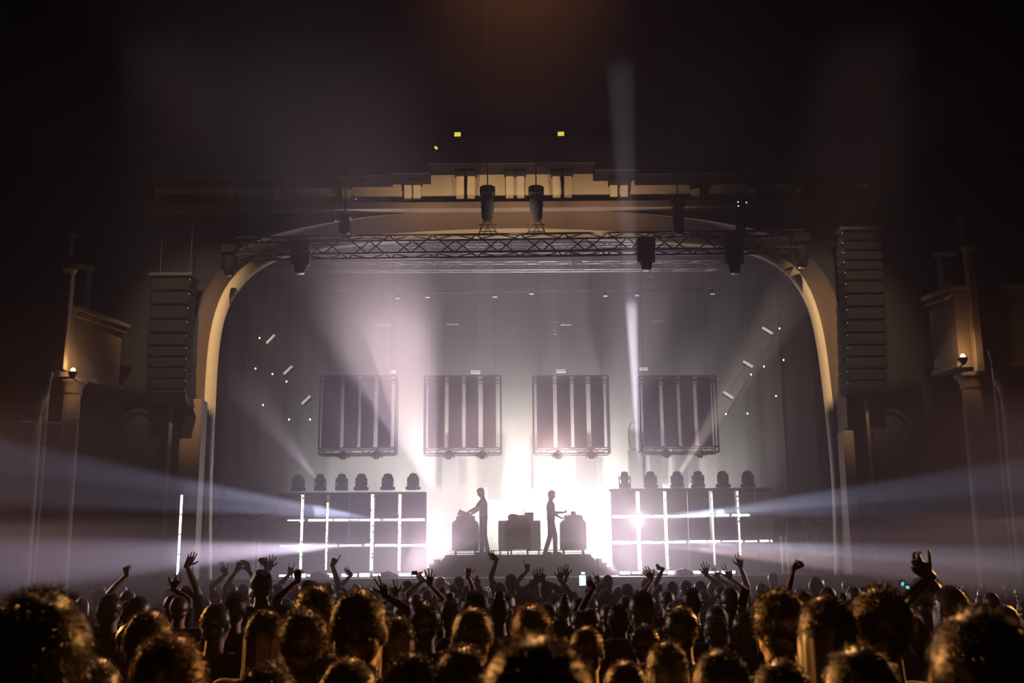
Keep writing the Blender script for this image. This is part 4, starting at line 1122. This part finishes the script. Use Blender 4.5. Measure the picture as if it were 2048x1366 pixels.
# nearest rows
NEAR = [
    (1072, 1254, 225, 'short', 'nearest and largest head in the picture, amber-rimmed, bottom centre', B),
    (925, 1285, 108, 'tousled', 'amber-rimmed tousled head just left of the largest head', B),
    (1437, 1291, 118, 'short', 'round amber-rimmed head at the bottom edge, right of centre', B),
    (1250, 1315, 98, 'short', 'low amber-topped head at the bottom edge between two taller heads', B),
    (1333, 1279, 88, 'long', 'head with amber-lit hair swept to the left, behind the bottom row right of centre', B),
    (717, 1171, 110, 'short', 'tall dark figure with amber-rimmed right cheek, left of centre', B),
    (610, 1213, 92, 'tousled', 'dark head rimmed amber on its right, left of the tall dark figure', B),
    (632, 1169, 74, 'curly', 'amber-fringed head behind and left of the tall dark figure', B),
    (945, 1209, 82, 'short', 'amber-rimmed round head above the tousled bottom head', B),
    (1062, 1206, 74, 'tousled', 'amber-rimmed head above the largest head', Bl),
    (950, 1176, 54, 'tousled', 'fair fringed head above the amber-rimmed round head, left of centre', Bl),
    (997, 1173, 45, 'bun', 'black rounded head left of centre, darker than its neighbours', D_),
    (851, 1201, 58, 'curly', 'dark broad head left of the fair fringed head', D_),
    (902, 1197, 48, 'short', 'head tucked behind the dark broad head on its right', B),
    (795, 1229, 70, 'long', 'dark peaked head and shoulders right of the tall dark figure', B),
    (1172, 1248, 74, 'short', 'dark head with amber arc right of the largest head', B),
    (1553, 1176, 92, 'curly', 'big black head with amber left edge, right of centre', B),
    (1650, 1186, 104, 'long', 'tall black long-haired head beside the big black head, right', D_),
    (1757, 1169, 102, 'curly', 'dark head with orange left rim, far right of the crowd', B),
    (1955, 1200, 190, 'short', 'near black figure at the bottom right corner', D_),
    (85, 1176, 175, 'curly', 'near black figure at the bottom left corner', D_),
    (298, 1214, 92, 'short', 'dark head with lit right cheek, left part of the crowd', B),
    (340, 1262, 140, 'long', 'near dark figure with a long amber-lit edge, lower left', Bl),
    (434, 1201, 58, 'short', 'head with bright right profile, left part of the crowd', B),
    (530, 1216, 78, 'long', 'dark low head left of the amber-rimmed pair', D_),
    (695, 1308, 120, 'short', 'low dark figure at the bottom edge left of centre', B),
    (540, 1320, 110, 'tousled', 'low dark head at the bottom edge, left half', D_),
    (820, 1300, 110, 'long', 'low dark head at the bottom edge left of the tousled head', D_),
    (1560, 1310, 130, 'short', 'low black head at the bottom edge under the big black head', D_),
    (1720, 1280, 150, 'short', 'low black head at the bottom edge, right side', D_),
    (186, 1308, 112, 'short', 'low black head at the bottom edge, far left', D_),
]
for x, top, wd, st, lb, hm in NEAR: put(x, top, wd, st, lb, hm)
MIDS = [
    (1284, 1178, 54, 'tousled', 'fair-haired tall head right of centre', Bl),
    (1282, 1206, 46, 'short', 'short-haired head in front of the fair-haired tall head', B),
    (1237, 1203, 48, 'short', 'round dark head left of the fair-haired head', D_),
    (1290, 1246, 60, 'curly', 'reddish-rimmed round head below the fair-haired head', B),
    (1361, 1208, 66, 'tousled', 'broad fair-edged head between the fair-haired head and the big black head', B),
    (1383, 1173, 42, 'short', 'round head above the broad fair-edged head', D_),
    (1350, 1198, 40, 'cap', 'head in a cap before the round head, right of centre', D_),
    (1444, 1197, 36, 'tousled', 'small fair-rimmed head left of the big black head', Bl),
    (1430, 1226, 52, 'short', 'head with lit top left of the big black head', B),
    (1487, 1222, 48, 'long', 'dark head right of the one with lit top', D_),
    (1158, 1191, 36, 'short', 'small bright-rimmed head under the raised phone', B),
    (1181, 1213, 40, 'short', 'small head right of the bright-rimmed head', B),
    (1159, 1217, 40, 'short', 'dark egg-shaped head above the amber-arc head', D_),
    (1095, 1202, 36, 'short', 'small dark head right of the head above the largest', D_),
    (1120, 1200, 30, 'short', 'small rimmed head between two dark ones, centre', B),
    (1121, 1222, 36, 'bun', 'small dark head in front of the rimmed one, centre', D_),
    (808, 1195, 40, 'short', 'round head above the peaked head, left of centre', D_),
    (815, 1158, 27, 'short', 'small hazy head left of the raised open hand', B),
    (882, 1152, 20, 'short', 'tiny hazy head between the open hand and the fist', B),
    (918, 1150, 22, 'short', 'tiny hazy head just left of the raised fist', B),
    (905, 1166, 24, 'short', 'small hazy head below the raised fist', B),
    (1000, 1162, 26, 'short', 'small hazy head right of the raised fist', B),
    (1215, 1147, 21, 'short', 'small hazy head and shoulders before the right steps', B),
    (1209, 1176, 25, 'short', 'small hazy head below the one by the right steps', B),
    (1236, 1171, 21, 'short', 'small hazy head right of the pair by the right steps', B),
    (1254, 1164, 24, 'short', 'small hazy head left of the fair-haired tall head', D_),
    (1545, 1143, 19, 'short', 'small head and shoulders against the dark right wing', D_),
    (1523, 1164, 22, 'short', 'small head left of the one against the right wing', D_),
    (1293, 1154, 22, 'short', 'small hazy head under the open hand on the right', B),
    (1334, 1178, 32, 'short', 'rimmed small head left of the round head, right of centre', B),
    (525, 1131, 38, 'curly', 'curly dark head rising highest at the left of the crowd', D_),
    (620, 1156, 42, 'cap', 'head in a cap below the left panel wall', D_),
    (470, 1186, 44, 'curly', 'faint round head in the left haze', D_),
    (258, 1197, 36, 'short', 'head with thin bright right rim at far left', B),
    (224, 1184, 44, 'short', 'dark head with bright profile line at far left', B),
    (572, 1193, 28, 'short', 'small dark head left of the amber-fringed head', D_),
    (1655, 1170, 34, 'short', 'dim head behind the tall black long-haired head', D_),
    (1632, 1152, 28, 'curly', 'dim head beside the raised bent fist on the right', D_),
    (1700, 1195, 40, 'short', 'dim head between the long-haired and the orange-rimmed heads', D_),
    (1850, 1150, 60, 'tousled', 'dim dark head by the cyan-lit camera at far right', D_),
]
for x, top, wd, st, lb, hm in MIDS: put(x, top, wd, st, lb, hm)
# people with raised arms: head x, top, distance, style, label, arms, hair
ARMS = [
    (745, 1190, 7.5, 'short', 'person raising a spread three-finger hand above the tall dark figure', [(1, 768, 1178, 763, 1151, 'spread')]),
    (802, 1204, 9.0, 'short', 'person with a two-finger hand beside the three-finger one', [(-1, 791, 1186, 783, 1161, 'two')]),
    (853, 1176, 11.0, 'short', 'person holding a small phone up sideways, left of the open hand', [(-1, 846, 1163, 834, 1147, 'hold')]),
    (832, 1184, 9.5, 'short', 'person raising an open palm before the left end of the riser', [(1, 860, 1164, 861, 1139, 'fan')]),
    (925, 1190, 9.5, 'short', 'person raising a fist with the thumb out before the riser', [(1, 935, 1144, 936, 1127, 'thumb')]),
    (1022, 1146, 13.0, 'tousled', 'person reaching a long arm up to the left before the riser', [(-1, 996, 1122, 979, 1106, 'droop')]),
    (1066, 1155, 14.0, 'long', 'person pointing one finger up in the middle of the riser front', [(-1, 1055, 1139, 1052, 1120, 'point')]),
    (1092, 1160, 12.0, 'short', 'person with two hands clawed up before the riser', [(-1, 1073, 1155, 1071, 1138, 'open'), (1, 1085, 1155, 1089, 1136, 'two')]),
    (1108, 1182, 11.5, 'short', 'person raising one flat hand near the right end of the riser', [(1, 1121, 1156, 1123, 1134, 'open')]),
    (1146, 1180, 12.5, 'short', 'person lifting a high open hand near the right end of the riser', [(-1, 1134, 1142, 1131, 1121, 'open')]),
    (1216, 1206, 8.0, 'short', 'person stretching an arm up left to film with a bright phone', [(-1, 1181, 1168, 1171, 1157, 'hold')]),
    (1202, 1172, 14.0, 'short', 'person raising a small fist by the right steps', [(-1, 1194, 1156, 1190, 1144, 'point')]),
    (1329, 1178, 10.5, 'short', 'person waving a flat open hand leaning left, right of the riser', [(-1, 1303, 1156, 1288, 1136, 'open')]),
    (1344, 1160, 13.0, 'short', 'person with a bent wrist and fist over the footlights on the right', [(-1, 1327, 1137, 1313, 1138, 'fist')]),
    (1400, 1160, 12.5, 'tousled', 'person raising an open hand before the right panel wall', [(1, 1412, 1145, 1410, 1125, 'fan')]),
    (1425, 1162, 14.0, 'short', 'person with a half-open hand right of the open hand', [(1, 1435, 1150, 1432, 1135, 'two')]),
    (1442, 1170, 10.4, 'tousled', 'person with a raised curled hand, left of the tallest arm on the right', [(1, 1458, 1147, 1453, 1129, 'two')]),
    (1466, 1168, 11.0, 'short', 'person with the tallest straight arm on the right, two fingers up', [(1, 1480, 1121, 1478, 1104, 'two')]),
    (1606, 1178, 8.8, 'short', 'person with a strong bent-wristed fist on the right', [(-1, 1588, 1126, 1600, 1109, 'fist')]),
    (1898, 1168, 5.9, 'long', 'near dark person stretching an arm up to the left at far right', [(-1, 1850, 1145, 1808, 1108, 'relaxed')]),
    (654, 1162, 12.0, 'short', 'person pointing high with a long arm before the left panel wall', [(1, 664, 1121, 674, 1101, 'point')]),
    (512, 1168, 10.5, 'short', 'person raising a straight arm left of the curly head', [(1, 528, 1112, 525, 1099, 'fist')]),
    (556, 1165, 11.5, 'long', 'person with a spread hand right of the curly head', [(-1, 540, 1128, 543, 1110, 'fan')]),
    (487, 1166, 11.5, 'short', 'person joining two hands overhead at the left', [(-1, 475, 1136, 482, 1121, 'droop'), (1, 496, 1136, 491, 1121, 'droop')]),
    (462, 1164, 12.5, 'short', 'person with a small bent hand raised at the left', [(-1, 446, 1139, 437, 1127, 'two')]),
    (373, 1168, 9.5, 'short', 'person with a raised crooked wrist right of the light tube', [(1, 377, 1122, 385, 1107, 'droop')]),
    (345, 1186, 9.0, 'short', 'person with a dark low arm crossing the light tube', [(1, 352, 1165, 361, 1148, 'open')]),
    (256, 1178, 9.5, 'short', 'person with a dim closed fist at the far left', [(-1, 253, 1146, 252, 1132, 'fist')]),
    (604, 1186, 8.0, 'short', 'person with a low dark fist left of the capped head', [(-1, 596, 1158, 595, 1140, 'fist')]),
    (588, 1166, 13.0, 'long', 'person making a horned hand sign below the left panel wall', [(-1, 581, 1141, 584, 1124, 'horns')]),
    (712, 1166, 14.0, 'short', 'person with a blurred bent arm below the left panel wall', [(-1, 700, 1147, 690, 1138, 'droop')]),
    (902, 1188, 8.6, 'short', 'person with a small low pointing hand left of the fair fringed head', [(-1, 898, 1186, 896, 1174, 'point')]),
    (955, 1164, 13.5, 'short', 'person with a small outstretched finger right of the fist', [(-1, 952, 1158, 944, 1149, 'point')]),
]
for x, top, d, st, lb, arms in ARMS:
    d = d * 1.27 if d > 6 else d
    put(x, top, 30, st, lb, B if 'long' not in st else D_, arms, d=d, near=0 if d > 10 else 1)

def phone(x, y, Y, label, w_=.075, h_=.14, tilt=0.0, lit=None):
    c = P(x, y, Y)
    t = thing('phone', label, 'phone', c); t.rotation_euler = (R(-8), R(tilt), 0)
    link('case', MB().bbox((0, 0, 0), (w_, .009, h_), .004), M['phone'], t)
    if lit: link('screen', MB().bbox((0, -.0055, 0), (w_ * .88, .002, h_ * .86), .0008), M[lit], t)
    link('camera_bump', MB().bbox((w_ * .25, .006, h_ * .36), (.02, .005, .02), .002), M['phone'], t)
phone(829, 1146, 13.9, 'small dark phone held up sideways, left of the open hand', .075, .05)
phone(1165, 1161, 10.1, 'bright-screened phone held up right of centre', .07, .11, 0, 'screen')
phone(1166, 1148, 11.0, 'bright compact camera screen just above the bright phone', .045, .045, 0, 'screen')
phone(1488, 1195, 6.0, 'dark phone tilted in a hand left of the big black head', .05, .10, 20)
phone(1487, 1190, 6.2, 'pale-edged phone beside the big black head', .02, .05, 12, 'screen')
phone(1804, 1168, 4.0, 'cyan-lit camera at far right, left button of light', .010, .014, 20, 'cyan')
phone(1814, 1175, 4.0, 'cyan-lit camera at far right, right button of light', .014, .010, 20, 'cyan')
# the depth of the crowd: rows further on, seen as heads in the haze
frnd = random.Random(23)
ZONES = [(0, 330, 'in the dark at the far left'), (330, 560, 'in the left haze by the light tube'), (560, 860, 'below the left panel wall'), (860, 1200, 'below the riser'),
         (1200, 1500, 'below the right panel wall'), (1500, 1750, 'before the dark right wing'), (1750, 2048, 'in the dark at the far right')]
LOOK = dict(short='short-haired', long='long-haired', tousled='tousle-haired', curly='curly-haired', bun='bun-wearing', cap='cap-wearing')
rows = [(7.0, .62), (8.3, .62), (9.8, .62), (11.4, .60), (13.0, .62), (15.0, .62), (17.2, .66), (19.6, .70), (22.0, .72)]
ROWN = ['ninth', 'eighth', 'seventh', 'sixth', 'fifth', 'fourth', 'third', 'second', 'first']
fill = {}
for ri, (Y, stp) in enumerate(rows):
    half = (1024 / F) * Y + .2
    x = -half + frnd.uniform(0, stp)
    while x < half:
        yy = Y + frnd.uniform(-.35, .35); xx = x + frnd.uniform(-.12, .12)
        if all((xx - a) ** 2 + (yy - b) ** 2 > .46 ** 2 for a, b, _ in placed) and frnd.random() < .93:
            k = frnd.gauss(.965, .035); k = min(1.03, max(.88, k))
            q = MW.inverted() @ Vector((xx, yy, 1.6)); px = 1024 + F * q.x / -q.z
            zl = ([z[2] for z in ZONES if z[0] <= px < z[1]] or [ZONES[0][2] if px < 0 else ZONES[-1][2]])[0]
            st = frnd.choice(['short', 'short', 'short', 'long', 'tousled', 'curly', 'bun', 'cap'])
            p_ = person(get_proto(st, 0), '', (xx, yy, fl(yy)), frnd.uniform(-.35, .35), k, frnd.choice([D_, B, B]), 'skin', frnd.choice(TEES), 'crowd ' + zl)
            fill.setdefault((st, zl, ri), []).append((px, p_))
            placed.append((xx, yy, k))
        x += stp
ORDS = ['leftmost ', 'second ', 'third ', 'fourth ', 'fifth ', 'sixth ', 'seventh ']
for (st, zl, ri), lst in fill.items():
    lst.sort(key=lambda e: e[0])
    for i, (px, p_) in enumerate(lst):
        p_['label'] = '%s%s head %s, %s row from the stage' % (ORDS[i] if len(lst) > 1 else '', LOOK[st], zl, ROWN[ri])
#--PART9
# ------------------------------------------------------------------ haze filling the hall and the stage
def haze(name, box, dens, col, label):
    x0, x1, y0, y1, z0, z1 = box
    m = bpy.data.materials.new(name); m.use_nodes = True
    n = m.node_tree.nodes; L = m.node_tree.links; n.remove(n['Principled BSDF'])
    v = n.new('ShaderNodeVolumeScatter'); v.inputs['Color'].default_value = (*col, 1)
    v.inputs['Density'].default_value = dens; v.inputs['Anisotropy'].default_value = HAZE_G
    L.new(v.outputs[0], n['Material Output'].inputs['Volume'])
    m.cycles.volume_sampling = 'EQUIANGULAR'; m.cycles.homogeneous_volume = True
    o = link(name, MB().box(((x0 + x1) / 2, (y0 + y1) / 2, (z0 + z1) / 2), (x1 - x0, y1 - y0, z1 - z0)), m)
    o['kind'] = 'stuff'; o['label'] = label; o['category'] = 'haze'
    o.display_type = 'WIRE'
    return o
for (y0, y1, hi_, lo_), where in zip(HAZE_HALL, ('over the nearest rows', 'over the middle rows of the crowd', 'before the proscenium arch')):
    top = 2.5
    haze('hall_haze', (-W2 + .01, W2 - .01, y0 + .001, y1 - .001, top + .002 if hi_ != lo_ else -.2, 11.3), hi_, (0.94, 0.80, 0.93), 'thin smoke haze hanging ' + where)
    if hi_ != lo_:
        haze('low_mist', (-W2 + .01, W2 - .01, y0 + .001, y1 - .001, -.2, top - .002), lo_, (0.94, 0.80, 0.93), 'low mist between the heads ' + where)
haze('stage_haze', (-S2 + .02, S2 - .02, 24.86, SY - .02, SZ + .005, STZ), HAZE_STAGE, (0.94, 0.80, 0.93), 'thick smoke haze filling the stage')
bpy.data.scenes.remove(WORK)
